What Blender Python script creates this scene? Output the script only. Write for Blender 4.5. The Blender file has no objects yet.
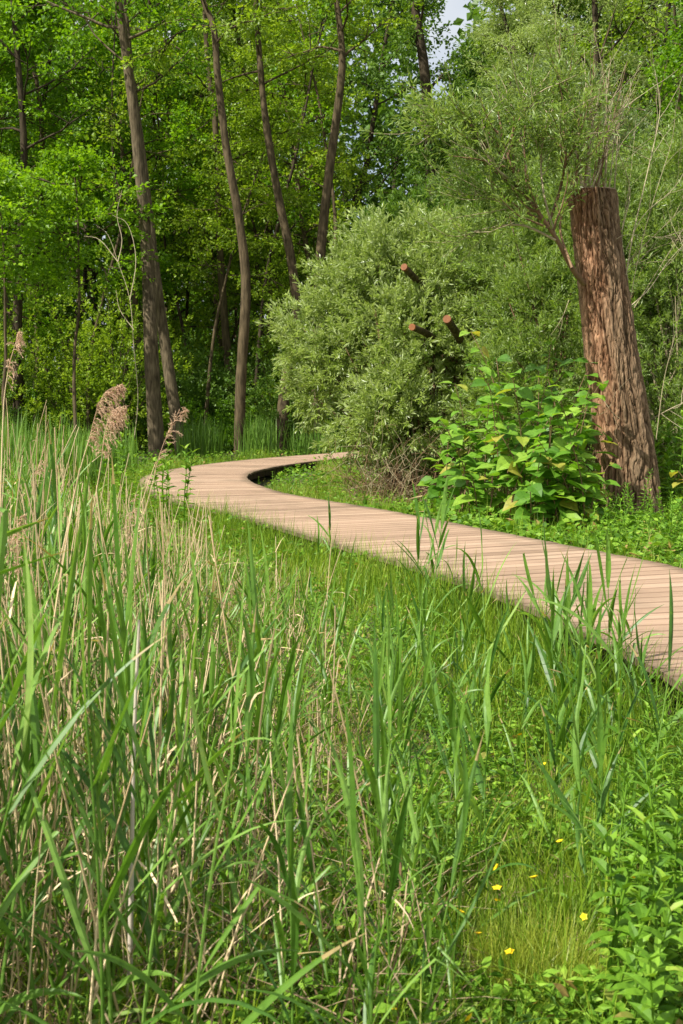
import bpy, math, random
import numpy as np
from mathutils import Vector, noise as mnoise

R = np.random.default_rng(11)
random.seed(4)
scene = bpy.context.scene
COL = scene.collection
PI = math.pi

# ------------------------------------------------------------------ camera geometry
F, CAMZ, DECK = 1100.0, 1.40, 0.25
PITCH = math.atan((512 - 412) / F)

def W(px, py, d):
    """world point seen at pixel px, py at forward distance d"""
    X = (px - 341.5) / F
    Y = -(py - 512) / F
    a = PITCH
    fy = math.cos(a) + Y * math.sin(a)
    fz = -math.sin(a) + Y * math.cos(a)
    return np.array([X / fy * d, d, CAMZ + fz / fy * d])

def G(px, py, z=0.0):
    X = (px - 341.5) / F
    Y = -(py - 512) / F
    a = PITCH
    fy = math.cos(a) + Y * math.sin(a)
    fz = -math.sin(a) + Y * math.cos(a)
    t = (z - CAMZ) / fz
    return np.array([X * t, fy * t, z])

def pxof(x, y):
    return 341.5 + F * x / max(y, .1)

# ------------------------------------------------------------------ mesh helpers
class Geo:
    def __init__(s):
        s.v = []; s.f = []; s.a = []; s.p = []; s.n = 0; s.mi = []
    def add(s, verts, faces, val=0.0, puv=None, mi=0):
        """faces: int array (n, k) ; val: per face"""
        verts = np.asarray(verts, dtype=np.float32).reshape(-1, 3)
        faces = np.asarray(faces, dtype=np.int32)
        if not len(verts): return
        s.v.append(verts)
        s.f.append(faces + s.n)
        s.a.append(np.broadcast_to(np.asarray(val, dtype=np.float32), (len(faces),)).copy())
        s.p.append(np.zeros((len(verts), 3), np.float32) if puv is None else np.asarray(puv, np.float32))
        s.mi.append(np.full(len(faces), mi, np.int32))
        s.n += len(verts)
    def mesh(s, name, mats, smooth=False, puv=False):
        me = bpy.data.meshes.new(name)
        if s.n:
            v = np.concatenate(s.v)
            tot = np.concatenate([np.full(len(f), f.shape[1], np.int32) for f in s.f])
            loops = np.concatenate([f.ravel() for f in s.f])
            start = np.concatenate([[0], np.cumsum(tot)[:-1]]).astype(np.int32)
            me.vertices.add(len(v)); me.vertices.foreach_set('co', v.ravel())
            me.loops.add(len(loops)); me.loops.foreach_set('vertex_index', loops)
            me.polygons.add(len(tot)); me.polygons.foreach_set('loop_start', start)
            me.polygons.foreach_set('loop_total', tot)
            me.polygons.foreach_set('material_index', np.concatenate(s.mi))
            me.polygons.foreach_set('use_smooth', np.full(len(tot), smooth))
            at = me.attributes.new('v', 'FLOAT', 'FACE')
            at.data.foreach_set('value', np.concatenate(s.a))
            if puv:
                at = me.attributes.new('puv', 'FLOAT_VECTOR', 'POINT')
                at.data.foreach_set('vector', np.concatenate(s.p).ravel())
            me.update(calc_edges=True)
            me.validate()
        for m in (mats if isinstance(mats, (list, tuple)) else [mats]):
            me.materials.append(m)
        return me

def obj(name, geo, mat, parent=None, smooth=False, puv=False, loc=None):
    me = geo if isinstance(geo, bpy.types.Mesh) else geo.mesh(name, mat, smooth, puv)
    o = bpy.data.objects.new(name, me)
    COL.objects.link(o)
    if parent is not None: o.parent = parent
    if loc is not None: o.location = loc
    return o

def thing(name, label, cat, loc=(0, 0, 0), rz=0, group=None):
    o = bpy.data.objects.new(name, None)
    o.empty_display_size = .1
    COL.objects.link(o)
    o.location = loc; o.rotation_euler = (0, 0, rz)
    return tag(o, label, cat, group)

def tag(o, label, cat, group=None):
    o['label'] = label; o['category'] = cat
    if group: o['group'] = group
    return o

def dup(root, loc, rz=0, sc=1, label=None, tilt=(0, 0)):
    c = root.copy(); COL.objects.link(c)
    c.location = loc; c.rotation_euler = (tilt[0], tilt[1], rz)
    c.scale = (sc, sc, sc) if not isinstance(sc, (tuple, list)) else sc
    if label: c['label'] = label
    for ch in root.children:
        d = ch.copy(); COL.objects.link(d); d.parent = c
        for g in ch.children:
            e = g.copy(); COL.objects.link(e); e.parent = d
    return c

def nrm(a):
    return a / (np.linalg.norm(a, axis=-1, keepdims=True) + 1e-9)

def tube(geo, pts, rad, k=6, val=0.5, cap=False, mi=0):
    pts = np.asarray(pts, float); n = len(pts)
    rad = np.broadcast_to(np.asarray(rad, float), (n,))
    T = nrm(np.gradient(pts, axis=0))
    ref = np.array([0.0, 1.0, 0.0]) if abs(T[0][1]) < .8 else np.array([1.0, 0, 0])
    U = nrm(np.cross(T, ref)); V = np.cross(T, U)
    a = np.arange(k) / k * 2 * PI
    ring = U[:, None] * np.cos(a)[None, :, None] + V[:, None] * np.sin(a)[None, :, None]
    v = pts[:, None] + ring * rad[:, None, None]
    i = np.arange(n - 1)[:, None] * k; j = np.arange(k)[None]
    j2 = (j + 1) % k
    f = np.stack([i + j, i + j2, i + k + j2, i + k + j], -1).reshape(-1, 4)
    geo.add(v.reshape(-1, 3), f, val, mi=mi)
    if cap:
        geo.add(v[-1], np.arange(k)[None], val, mi=mi)

def spline(C, n=8):
    C = np.asarray(C, float)
    C = np.vstack([2 * C[0] - C[1], C, 2 * C[-1] - C[-2]]); o = []
    for i in range(1, len(C) - 2):
        a, b, c, d = C[i - 1:i + 3]
        for t in np.linspace(0, 1, n, endpoint=False):
            o.append(.5 * (2 * b + (c - a) * t + (2 * a - 5 * b + 4 * c - d) * t * t + (3 * b - a - 3 * c + d) * t ** 3))
    o.append(C[-2])
    return np.array(o)

# leaf templates: (along, side, normal)
QUAD = (np.array([(0, 0, 0), (.45, .5, .06), (1, 0, -.12), (.45, -.5, .06)]), np.array([[0, 1, 2, 3]]))
LANCE = (np.array([(0, 0, 0), (.3, .5, .0), (.62, .42, .04), (1, 0, -.08), (.62, -.42, .04), (.3, -.5, 0)]),
         np.array([[0, 1, 2, 3], [0, 3, 4, 5]]))
OVATE = (np.array([(0, 0, 0), (.02, .30, .05), (.28, .50, .09), (.62, .36, .04), (1, 0, -.16),
                   (.62, -.36, .04), (.28, -.50, .09), (.02, -.30, .05), (.3, 0, 0), (.65, 0, -.03)]),
         np.array([[0, 1, 2, 8], [8, 2, 3, 9], [0, 8, 6, 7], [8, 9, 5, 6]]),
         np.array([[9, 3, 4], [9, 4, 5]]))

def leaves(geo, P, D, N, L, Wd, tmpl=QUAD, val=None, mi=0):
    n = len(P)
    if n == 0: return
    D = nrm(D); S = nrm(np.cross(D, N)); N = np.cross(S, D)
    L = np.broadcast_to(L, (n,))[:, None, None]; Wd = np.broadcast_to(Wd, (n,))[:, None, None]
    t = tmpl[0]; k = len(t)
    v = P[:, None] + D[:, None] * t[None, :, 0:1] * L + S[:, None] * t[None, :, 1:2] * Wd + N[:, None] * t[None, :, 2:3] * L
    if val is None: val = R.random(n)
    base = np.arange(n)[:, None, None] * k
    for q, fa in enumerate(tmpl[1:]):
        f = (base + fa[None]).reshape(-1, fa.shape[1])
        if q == 0:
            geo.add(v.reshape(-1, 3), f, np.repeat(val, len(fa)), mi=mi)
        else:
            geo.f.append((f + geo.n - n * k).astype(np.int32)); geo.a.append(np.repeat(val, len(fa)).astype(np.float32))
            geo.mi.append(np.full(len(f), mi, np.int32))

def rdir(n, up=0.0, flat=1.0):
    v = R.normal(size=(n, 3)); v[:, 2] = v[:, 2] * flat + up
    return nrm(v)

def blades(geo, P, H, lean, az, w, curve, val=None, seg=4, fold=0.0, wp=None):
    """tapered arching strips. lean = start angle from vertical, curve = added angle at the tip"""
    n = len(P)
    H, lean, az, w, curve = [np.broadcast_to(np.asarray(q, float), (n,)) for q in (H, lean, az, w, curve)]
    if val is None: val = R.random(n)
    hd = np.stack([np.cos(az), np.sin(az), np.zeros(n)], -1)
    sd = np.stack([-np.sin(az), np.cos(az), np.zeros(n)], -1)
    tw = R.normal(size=n) * .5
    pos = P.copy(); rows = []
    wp = wp or (lambda t: min(1.0, .55 + 1.5 * t) * (1 - t ** 2.2))
    for i in range(seg + 1):
        t = i / seg
        ang = lean + curve * t * t
        d = hd * np.sin(ang)[:, None] + np.array([0, 0, 1.0]) * np.cos(ang)[:, None]
        up = -hd * np.cos(ang)[:, None] + np.array([0, 0, 1.0]) * np.sin(ang)[:, None]
        s2 = sd * np.cos(tw * t)[:, None] + up * np.sin(tw * t)[:, None]
        if i < seg:
            h = (w * wp(t) / 2)[:, None]
            rows += [pos - s2 * h, pos + s2 * h]
        else:
            rows.append(pos)
        pos = pos + d * (H / seg)[:, None]
    k = len(rows)
    v = np.stack(rows, 1)
    base = np.arange(n)[:, None] * k
    q = []
    for i in range(seg - 1):
        q.append(base + np.array([[2 * i, 2 * i + 1, 2 * i + 3, 2 * i + 2]]))
    f = np.stack(q, 1).reshape(-1, 4)
    geo.add(v.reshape(-1, 3), f, np.repeat(val, seg - 1))
    tri = base + np.array([[2 * seg - 2, 2 * seg - 1, 2 * seg]])
    geo.f.append((tri + geo.n - n * k).astype(np.int32)); geo.a.append(val.astype(np.float32)); geo.mi.append(np.zeros(n, np.int32))

# ------------------------------------------------------------------ materials
def newmat(name):
    m = bpy.data.materials.new(name); m.use_nodes = True
    nt = m.node_tree; nt.nodes.clear()
    out = nt.nodes.new('ShaderNodeOutputMaterial')
    return m, nt, out

def N(nt, t, **kw):
    n = nt.nodes.new(t)
    for k, v in kw.items():
        if k.startswith('i_'): n.inputs[k[2:].replace('_', ' ')].default_value = v
        else: setattr(n, k, v)
    return n

def ramp(nt, stops, fac=None, interp='LINEAR'):
    r = nt.nodes.new('ShaderNodeValToRGB'); r.color_ramp.interpolation = interp
    e = r.color_ramp.elements
    while len(e) < len(stops): e.new(.5)
    for q, (p, c) in zip(e, stops):
        q.position = p; q.color = (*c, 1)
    if fac is not None: nt.links.new(fac, r.inputs[0])
    return r

def leafmat(name, stops, trans=.35, tcol=(1.25, 1.25, .5), rough=.42, spec=.35, under=None, objvar=.25, nscale=0.0, mottle=0):
    """stops over the per-leaf value; translucent back light; optional paler underside"""
    m, nt, out = newmat(name); L = nt.links.new
    at = N(nt, 'ShaderNodeAttribute', attribute_name='v')
    oi = N(nt, 'ShaderNodeObjectInfo')
    mx = N(nt, 'ShaderNodeMath', operation='MULTIPLY_ADD'); L(oi.outputs['Random'], mx.inputs[0]); mx.inputs[1].default_value = objvar; mx.inputs[2].default_value = -objvar / 2
    ad = N(nt, 'ShaderNodeMath', operation='ADD', use_clamp=True); L(at.outputs['Fac'], ad.inputs[0]); L(mx.outputs[0], ad.inputs[1])
    fac = ad.outputs[0]
    if nscale:
        tc = N(nt, 'ShaderNodeTexCoord'); nz = N(nt, 'ShaderNodeTexNoise'); nz.inputs['Scale'].default_value = nscale
        L(tc.outputs['Object'], nz.inputs['Vector'])
        a2 = N(nt, 'ShaderNodeMath', operation='MULTIPLY_ADD'); L(nz.outputs['Fac'], a2.inputs[0]); a2.inputs[1].default_value = .9; a2.inputs[2].default_value = -.45
        a3 = N(nt, 'ShaderNodeMath', operation='ADD', use_clamp=True); L(fac, a3.inputs[0]); L(a2.outputs[0], a3.inputs[1]); fac = a3.outputs[0]
    r = ramp(nt, stops, fac)
    col = r.outputs['Color']
    if under is not None:
        ge = N(nt, 'ShaderNodeNewGeometry')
        mi = N(nt, 'ShaderNodeMixRGB'); L(ge.outputs['Backfacing'], mi.inputs['Fac']); L(col, mi.inputs[1]); mi.inputs[2].default_value = (*under, 1)
        col = mi.outputs[0]
    if mottle:
        tm_ = N(nt, 'ShaderNodeTexCoord'); mn = N(nt, 'ShaderNodeTexNoise'); mn.inputs['Scale'].default_value = mottle; mn.inputs['Detail'].default_value = 3
        L(tm_.outputs['Object'], mn.inputs['Vector'])
        mr = ramp(nt, [(.30, (.62, .66, .55)), (.48, (1, 1, 1)), (.66, (1.0, 1.0, 1.0)), (.78, (1.35, 1.15, .9))], mn.outputs['Fac'])
        mm = N(nt, 'ShaderNodeMixRGB', blend_type='MULTIPLY'); mm.inputs['Fac'].default_value = 1; L(col, mm.inputs[1]); L(mr.outputs[0], mm.inputs[2]); col = mm.outputs[0]
    p = N(nt, 'ShaderNodeBsdfPrincipled'); L(col, p.inputs['Base Color'])
    p.inputs['Roughness'].default_value = rough; p.inputs['Specular IOR Level'].default_value = spec
    mul = N(nt, 'ShaderNodeMixRGB', blend_type='MULTIPLY'); mul.inputs['Fac'].default_value = 1; L(col, mul.inputs[1]); mul.inputs[2].default_value = (*tcol, 1)
    t = N(nt, 'ShaderNodeBsdfTranslucent'); L(mul.outputs[0], t.inputs['Color'])
    mix = N(nt, 'ShaderNodeMixShader'); mix.inputs[0].default_value = trans
    L(p.outputs[0], mix.inputs[1]); L(t.outputs[0], mix.inputs[2]); L(mix.outputs[0], out.inputs['Surface'])
    return m

def barkmat(name, c1, c2, scale=6, stretch=.18, bump=.6, moss=None):
    m, nt, out = newmat(name); L = nt.links.new
    tc = N(nt, 'ShaderNodeTexCoord'); mp = N(nt, 'ShaderNodeMapping'); mp.inputs['Scale'].default_value = (1, 1, stretch)
    L(tc.outputs['Object'], mp.inputs['Vector'])
    nz = N(nt, 'ShaderNodeTexNoise'); nz.inputs['Scale'].default_value = scale * 3; nz.inputs['Detail'].default_value = 6; L(mp.outputs[0], nz.inputs['Vector'])
    r = ramp(nt, [(.3, c1), (.68, c2)], nz.outputs['Fac'])
    n2 = N(nt, 'ShaderNodeTexNoise'); n2.inputs['Scale'].default_value = 1.6; L(tc.outputs['Object'], n2.inputs['Vector'])
    r2 = ramp(nt, [(.42, (1, 1, 1)), (.62, moss or (.75, .75, .7))], n2.outputs['Fac'])
    mu = N(nt, 'ShaderNodeMixRGB', blend_type='MULTIPLY'); mu.inputs['Fac'].default_value = .8; L(r.outputs[0], mu.inputs[1]); L(r2.outputs[0], mu.inputs[2])
    p = N(nt, 'ShaderNodeBsdfPrincipled'); p.inputs['Roughness'].default_value = .9; p.inputs['Specular IOR Level'].default_value = .15
    L(mu.outputs[0], p.inputs['Base Color'])
    b = N(nt, 'ShaderNodeBump'); b.inputs['Strength'].default_value = bump; b.inputs['Distance'].default_value = .03
    L(nz.outputs['Fac'], b.inputs['Height']); L(b.outputs[0], p.inputs['Normal']); L(p.outputs[0], out.inputs['Surface'])
    return m

def plainmat(name, c1, c2, scale=8, rough=.8, trans=0):
    m, nt, out = newmat(name); L = nt.links.new
    at = N(nt, 'ShaderNodeAttribute', attribute_name='v'); oi = N(nt, 'ShaderNodeObjectInfo')
    ad = N(nt, 'ShaderNodeMath', operation='MULTIPLY_ADD', use_clamp=True); L(oi.outputs['Random'], ad.inputs[0]); ad.inputs[1].default_value = .5; L(at.outputs['Fac'], ad.inputs[2])
    tc = N(nt, 'ShaderNodeTexCoord'); nz = N(nt, 'ShaderNodeTexNoise'); nz.inputs['Scale'].default_value = scale; nz.inputs['Detail'].default_value = 4; L(tc.outputs['Object'], nz.inputs['Vector'])
    m2 = N(nt, 'ShaderNodeMath', operation='MULTIPLY_ADD', use_clamp=True); L(nz.outputs['Fac'], m2.inputs[0]); m2.inputs[1].default_value = .8; 
    s = N(nt, 'ShaderNodeMath', operation='SUBTRACT'); L(ad.outputs[0], s.inputs[0]); s.inputs[1].default_value = .55; L(s.outputs[0], m2.inputs[2])
    r = ramp(nt, [(0, c1), (1, c2)], m2.outputs[0])
    p = N(nt, 'ShaderNodeBsdfPrincipled'); p.inputs['Roughness'].default_value = rough; p.inputs['Specular IOR Level'].default_value = .25; L(r.outputs[0], p.inputs['Base Color'])
    sh = p.outputs[0]
    if trans:
        t = N(nt, 'ShaderNodeBsdfTranslucent'); L(r.outputs[0], t.inputs['Color'])
        mix = N(nt, 'ShaderNodeMixShader'); mix.inputs[0].default_value = trans; L(sh, mix.inputs[1]); L(t.outputs[0], mix.inputs[2]); sh = mix.outputs[0]
    L(sh, out.inputs['Surface'])
    return m

M = {}
M['reed'] = leafmat('reed_leaf', [(0, (.055, .145, .018)), (.5, (.145, .285, .036)), (.9, (.25, .42, .085)), (1, (.42, .32, .14))], trans=.40, rough=.42, spec=.4, objvar=.4, mottle=38)
M['grass'] = leafmat('meadow_grass', [(0, (.07, .145, .010)), (.45, (.18, .30, .022)), (.80, (.32, .43, .04)), (.92, (.42, .42, .13)), (1, (.42, .32, .17))], trans=.45, rough=.5, spec=.25, nscale=1.4)
M['forb'] = leafmat('forb_leaf', [(0, (.07, .17, .012)), (.6, (.165, .325, .025)), (.93, (.27, .44, .045)), (1, (.34, .24, .08))], trans=.35, rough=.5, spec=.25, nscale=2, mottle=45)
M['maple'] = leafmat('broad_leaf', [(0, (.06, .15, .006)), (.55, (.14, .29, .010)), (1, (.28, .46, .02))], trans=.46, rough=.45, spec=.3)
M['alder'] = leafmat('yellow_green_leaf', [(0, (.10, .18, .010)), (.55, (.21, .33, .02)), (1, (.35, .46, .04))], trans=.46, rough=.45, spec=.3)
M['bright'] = leafmat('young_maple_leaf', [(0, (.09, .20, .007)), (.5, (.19, .35, .012)), (1, (.31, .48, .025))], trans=.48, rough=.45, spec=.3)
M['dark'] = leafmat('deep_green_leaf', [(0, (.05, .115, .012)), (.6, (.11, .21, .025)), (1, (.20, .31, .05))], trans=.38, rough=.45, spec=.3)
M['willow'] = leafmat('silver_willow_leaf', [(0, (.11, .185, .02)), (.5, (.23, .32, .045)), (1, (.38, .47, .11))], trans=.36, rough=.34, spec=.5, under=(.38, .46, .18), tcol=(1.2, 1.25, .7))
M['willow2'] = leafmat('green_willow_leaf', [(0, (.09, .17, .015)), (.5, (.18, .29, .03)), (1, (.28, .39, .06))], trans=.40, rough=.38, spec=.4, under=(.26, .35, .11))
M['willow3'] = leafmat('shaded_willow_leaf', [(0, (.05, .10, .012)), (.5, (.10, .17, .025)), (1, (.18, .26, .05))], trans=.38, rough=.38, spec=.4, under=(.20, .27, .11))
M['knot'] = leafmat('heart_leaf', [(0, (.08, .20, .018)), (.5, (.165, .34, .03)), (.93, (.28, .45, .05)), (1, (.38, .36, .06))], trans=.42, rough=.45, spec=.35, objvar=.5, mottle=22)
M['iris'] = leafmat('sedge_leaf', [(0, (.08, .18, .02)), (1, (.19, .33, .05))], trans=.35, rough=.4, spec=.4)
M['tussock'] = leafmat('tussock_grass', [(0, (.22, .32, .03)), (1, (.46, .48, .07))], trans=.4)
M['dead'] = plainmat('dry_reed_stalk', (.36, .25, .12), (.76, .60, .36), 9, .6)
M['bleached'] = plainmat('bleached_stalk', (.42, .34, .25), (.72, .66, .56), 5, .6)
M['plume'] = plainmat('reed_plume', (.46, .30, .18), (.78, .56, .38), 30, .8, trans=.35)
M['palebr'] = plainmat('pale_twig', (.26, .21, .11), (.46, .39, .25), 8, .7)
M['browntwig'] = plainmat('brown_twig', (.10, .06, .03), (.24, .15, .08), 8, .8)
M['litter'] = plainmat('dry_litter', (.16, .10, .05), (.50, .38, .23), 12, .8, trans=.2)
M['cut'] = plainmat('sawn_wood', (.07, .03, .012), (.30, .115, .04), 26, .7)
M['cuttop'] = plainmat('sawn_top', (.22, .15, .09), (.38, .28, .18), 14, .8)
M['yellow'] = plainmat('buttercup_petal', (.78, .52, .01), (.92, .70, .02), 4, .35, trans=.2)
M['bark'] = barkmat('forest_bark', (.04, .03, .016), (.14, .105, .058), 5)
M['barkgrey'] = barkmat('grey_bark', (.05, .038, .022), (.18, .142, .085), 6)
M['barkdark'] = barkmat('dark_bark', (.024, .019, .012), (.08, .06, .036), 5)
M['beam'] = barkmat('weathered_beam', (.05, .038, .028), (.12, .09, .065), 5, .4)

def ground_mat():
    m, nt, out = newmat('marsh_soil'); L = nt.links.new
    tc = N(nt, 'ShaderNodeTexCoord')
    a = N(nt, 'ShaderNodeTexNoise'); a.inputs['Scale'].default_value = 1.3; a.inputs['Detail'].default_value = 8; L(tc.outputs['Object'], a.inputs['Vector'])
    b = N(nt, 'ShaderNodeTexNoise'); b.inputs['Scale'].default_value = 22; b.inputs['Detail'].default_value = 6; L(tc.outputs['Object'], b.inputs['Vector'])
    r1 = ramp(nt, [(.3, (.035, .026, .016)), (.5, (.05, .055, .018)), (.7, (.05, .085, .016))], a.outputs['Fac'])
    r2 = ramp(nt, [(.3, (.45, .45, .45)), (.7, (1.5, 1.4, 1.3))], b.outputs['Fac'])
    mu = N(nt, 'ShaderNodeMixRGB', blend_type='MULTIPLY'); mu.inputs['Fac'].default_value = 1; L(r1.outputs[0], mu.inputs[1]); L(r2.outputs[0], mu.inputs[2])
    p = N(nt, 'ShaderNodeBsdfPrincipled'); p.inputs['Roughness'].default_value = .9; L(mu.outputs[0], p.inputs['Base Color'])
    bp = N(nt, 'ShaderNodeBump'); bp.inputs['Distance'].default_value = .04; L(b.outputs['Fac'], bp.inputs['Height']); L(bp.outputs[0], p.inputs['Normal'])
    L(p.outputs[0], out.inputs['Surface'])
    return m
M['ground'] = ground_mat()

def deck_mat():
    m, nt, out = newmat('deck_plank'); L = nt.links.new
    at = N(nt, 'ShaderNodeAttribute', attribute_name='v')
    pu = N(nt, 'ShaderNodeAttribute', attribute_name='puv')
    mp = N(nt, 'ShaderNodeMapping'); mp.inputs['Scale'].default_value = (2.2, 55, 13); L(pu.outputs['Vector'], mp.inputs['Vector'])
    g = N(nt, 'ShaderNodeTexNoise'); g.inputs['Scale'].default_value = 1; g.inputs['Detail'].default_value = 5; L(mp.outputs[0], g.inputs['Vector'])
    tc = N(nt, 'ShaderNodeTexCoord')
    s = N(nt, 'ShaderNodeTexNoise'); s.inputs['Scale'].default_value = 1.1; s.inputs['Detail'].default_value = 7; s.inputs['Roughness'].default_value = .65; L(tc.outputs['Object'], s.inputs['Vector'])
    base = ramp(nt, [(0, (.29, .196, .13)), (.5, (.355, .243, .164)), (1, (.41, .29, .20))], at.outputs['Fac'])
    gr = ramp(nt, [(.28, (.78, .76, .74)), (.52, (1, 1, 1)), (.75, (1.12, 1.1, 1.08))], g.outputs['Fac'])
    st = ramp(nt, [(.30, (.68, .69, .67)), (.5, (1, 1, 1)), (.72, (1.06, 1.05, 1.04))], s.outputs['Fac'])
    m1 = N(nt, 'ShaderNodeMixRGB', blend_type='MULTIPLY'); m1.inputs['Fac'].default_value = 1; L(base.outputs[0], m1.inputs[1]); L(gr.outputs[0], m1.inputs[2])
    m2 = N(nt, 'ShaderNodeMixRGB', blend_type='MULTIPLY'); m2.inputs['Fac'].default_value = 1; L(m1.outputs[0], m2.inputs[1]); L(st.outputs[0], m2.inputs[2])
    p = N(nt, 'ShaderNodeBsdfPrincipled'); p.inputs['Roughness'].default_value = .75; p.inputs['Specular IOR Level'].default_value = .3; L(m2.outputs[0], p.inputs['Base Color'])
    sx = N(nt, 'ShaderNodeSeparateXYZ'); L(pu.outputs['Vector'], sx.inputs[0])
    e = ramp(nt, [(0, (.62, .6, .57)), (.07, (.86, .84, .82)), (.13, (1, 1, 1)), (.9, (1, 1, 1)), (.96, (.84, .82, .8)), (1, (.62, .6, .57))])
    ke = N(nt, 'ShaderNodeMath', operation='MULTIPLY'); L(sx.outputs['Y'], ke.inputs[0]); ke.inputs[1].default_value = 1 / .158; L(ke.outputs[0], e.inputs[0])
    m3 = N(nt, 'ShaderNodeMixRGB', blend_type='MULTIPLY'); m3.inputs['Fac'].default_value = 1; L(m2.outputs[0], m3.inputs[1]); L(e.outputs[0], m3.inputs[2]); 
    e2 = ramp(nt, [(0, (.48, .50, .47)), (.035, (.66, .67, .64)), (.09, (1, 1, 1)), (.93, (1, 1, 1)), (.975, (.66, .67, .64)), (1, (.48, .50, .47))])
    kx = N(nt, 'ShaderNodeMath', operation='MULTIPLY'); L(sx.outputs['X'], kx.inputs[0]); kx.inputs[1].default_value = 1 / 1.83
    kn_ = N(nt, 'ShaderNodeMath', operation='MULTIPLY_ADD'); L(s.outputs['Fac'], kn_.inputs[0]); kn_.inputs[1].default_value = .06; 
    kk_ = N(nt, 'ShaderNodeMath', operation='SUBTRACT'); L(kx.outputs[0], kk_.inputs[0]); kk_.inputs[1].default_value = .03; L(kk_.outputs[0], kn_.inputs[2]); L(kn_.outputs[0], e2.inputs[0])
    m4 = N(nt, 'ShaderNodeMixRGB', blend_type='MULTIPLY'); m4.inputs['Fac'].default_value = 1; L(m3.outputs[0], m4.inputs[1]); L(e2.outputs[0], m4.inputs[2]); L(m4.outputs[0], p.inputs['Base Color'])
    k = N(nt, 'ShaderNodeMath', operation='MULTIPLY'); L(sx.outputs['Y'], k.inputs[0]); k.inputs[1].default_value = 330
    sn = N(nt, 'ShaderNodeMath', operation='SINE'); L(k.outputs[0], sn.inputs[0])
    ad = N(nt, 'ShaderNodeMath', operation='MULTIPLY_ADD'); L(sn.outputs[0], ad.inputs[0]); ad.inputs[1].default_value = .5; L(g.outputs['Fac'], ad.inputs[2])
    bp = N(nt, 'ShaderNodeBump'); bp.inputs['Distance'].default_value = .004; bp.inputs['Strength'].default_value = .7; L(ad.outputs[0], bp.inputs['Height']); L(bp.outputs[0], p.inputs['Normal'])
    L(p.outputs[0], out.inputs['Surface'])
    return m
M['deck'] = deck_mat()

def stump_mat():
    m, nt, out = newmat('pollard_bark'); L = nt.links.new
    at = N(nt, 'ShaderNodeAttribute', attribute_name='v')          # relief 0 fissure .. 1 ridge
    pu = N(nt, 'ShaderNodeAttribute', attribute_name='puv'); sx = N(nt, 'ShaderNodeSeparateXYZ'); L(pu.outputs['Vector'], sx.inputs[0])
    grey = ramp(nt, [(0, (.024, .014, .007)), (.45, (.135, .085, .046)), (1, (.27, .185, .11))], sx.outputs['Y'])
    red = ramp(nt, [(0, (.035, .014, .007)), (.45, (.185, .092, .046)), (1, (.38, .22, .125))], sx.outputs['Y'])
    mx = N(nt, 'ShaderNodeMixRGB'); L(sx.outputs['X'], mx.inputs['Fac']); L(grey.outputs[0], mx.inputs[1]); L(red.outputs[0], mx.inputs[2])
    tc = N(nt, 'ShaderNodeTexCoord'); mp = N(nt, 'ShaderNodeMapping'); mp.inputs['Scale'].default_value = (1, 1, .3); L(tc.outputs['Object'], mp.inputs['Vector'])
    nz = N(nt, 'ShaderNodeTexNoise'); nz.inputs['Scale'].default_value = 40; nz.inputs['Detail'].default_value = 6; L(mp.outputs[0], nz.inputs['Vector'])
    rr = ramp(nt, [(.3, (.55, .55, .55)), (.7, (1.3, 1.3, 1.3))], nz.outputs['Fac'])
    mu = N(nt, 'ShaderNodeMixRGB', blend_type='MULTIPLY'); mu.inputs['Fac'].default_value = .9; L(mx.outputs[0], mu.inputs[1]); L(rr.outputs[0], mu.inputs[2])
    p = N(nt, 'ShaderNodeBsdfPrincipled'); p.inputs['Roughness'].default_value = .9; p.inputs['Specular IOR Level'].default_value = .15; L(mu.outputs[0], p.inputs['Base Color'])
    b = N(nt, 'ShaderNodeBump'); b.inputs['Strength'].default_value = .8; b.inputs['Distance'].default_value = .02; L(nz.outputs['Fac'], b.inputs['Height']); L(b.outputs[0], p.inputs['Normal'])
    L(p.outputs[0], out.inputs['Surface'])
    return m
M['stump'] = stump_mat()

# ------------------------------------------------------------------ ground
def gz(x, y):
    return .035 * math.sin(x * 1.7 + y * .6) + .03 * math.sin(y * 1.1 - x * .8)
def gzv(x, y):
    return .035 * np.sin(x * 1.7 + y * .6) + .03 * np.sin(y * 1.1 - x * .8)

def make_ground():
    g = Geo()
    xs = np.unique(np.concatenate([np.linspace(-150, -12, 14), np.linspace(-12, 14, 90), np.linspace(14, 150, 14)]))
    ys = np.unique(np.concatenate([np.linspace(-60, -2, 10), np.linspace(-2, 34, 120), np.linspace(34, 250, 24)]))
    X, Y = np.meshgrid(xs, ys); Z = gzv(X, Y)
    n = len(xs); i = np.arange(len(ys) - 1)[:, None] * n; j = np.arange(n - 1)[None]
    f = np.stack([i + j, i + j + 1, i + n + j + 1, i + n + j], -1).reshape(-1, 4)
    g.add(np.stack([X, Y, Z], -1).reshape(-1, 3), f)
    o = obj('ground', g, M['ground'], smooth=True); o['kind'] = 'structure'
make_ground()

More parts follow.
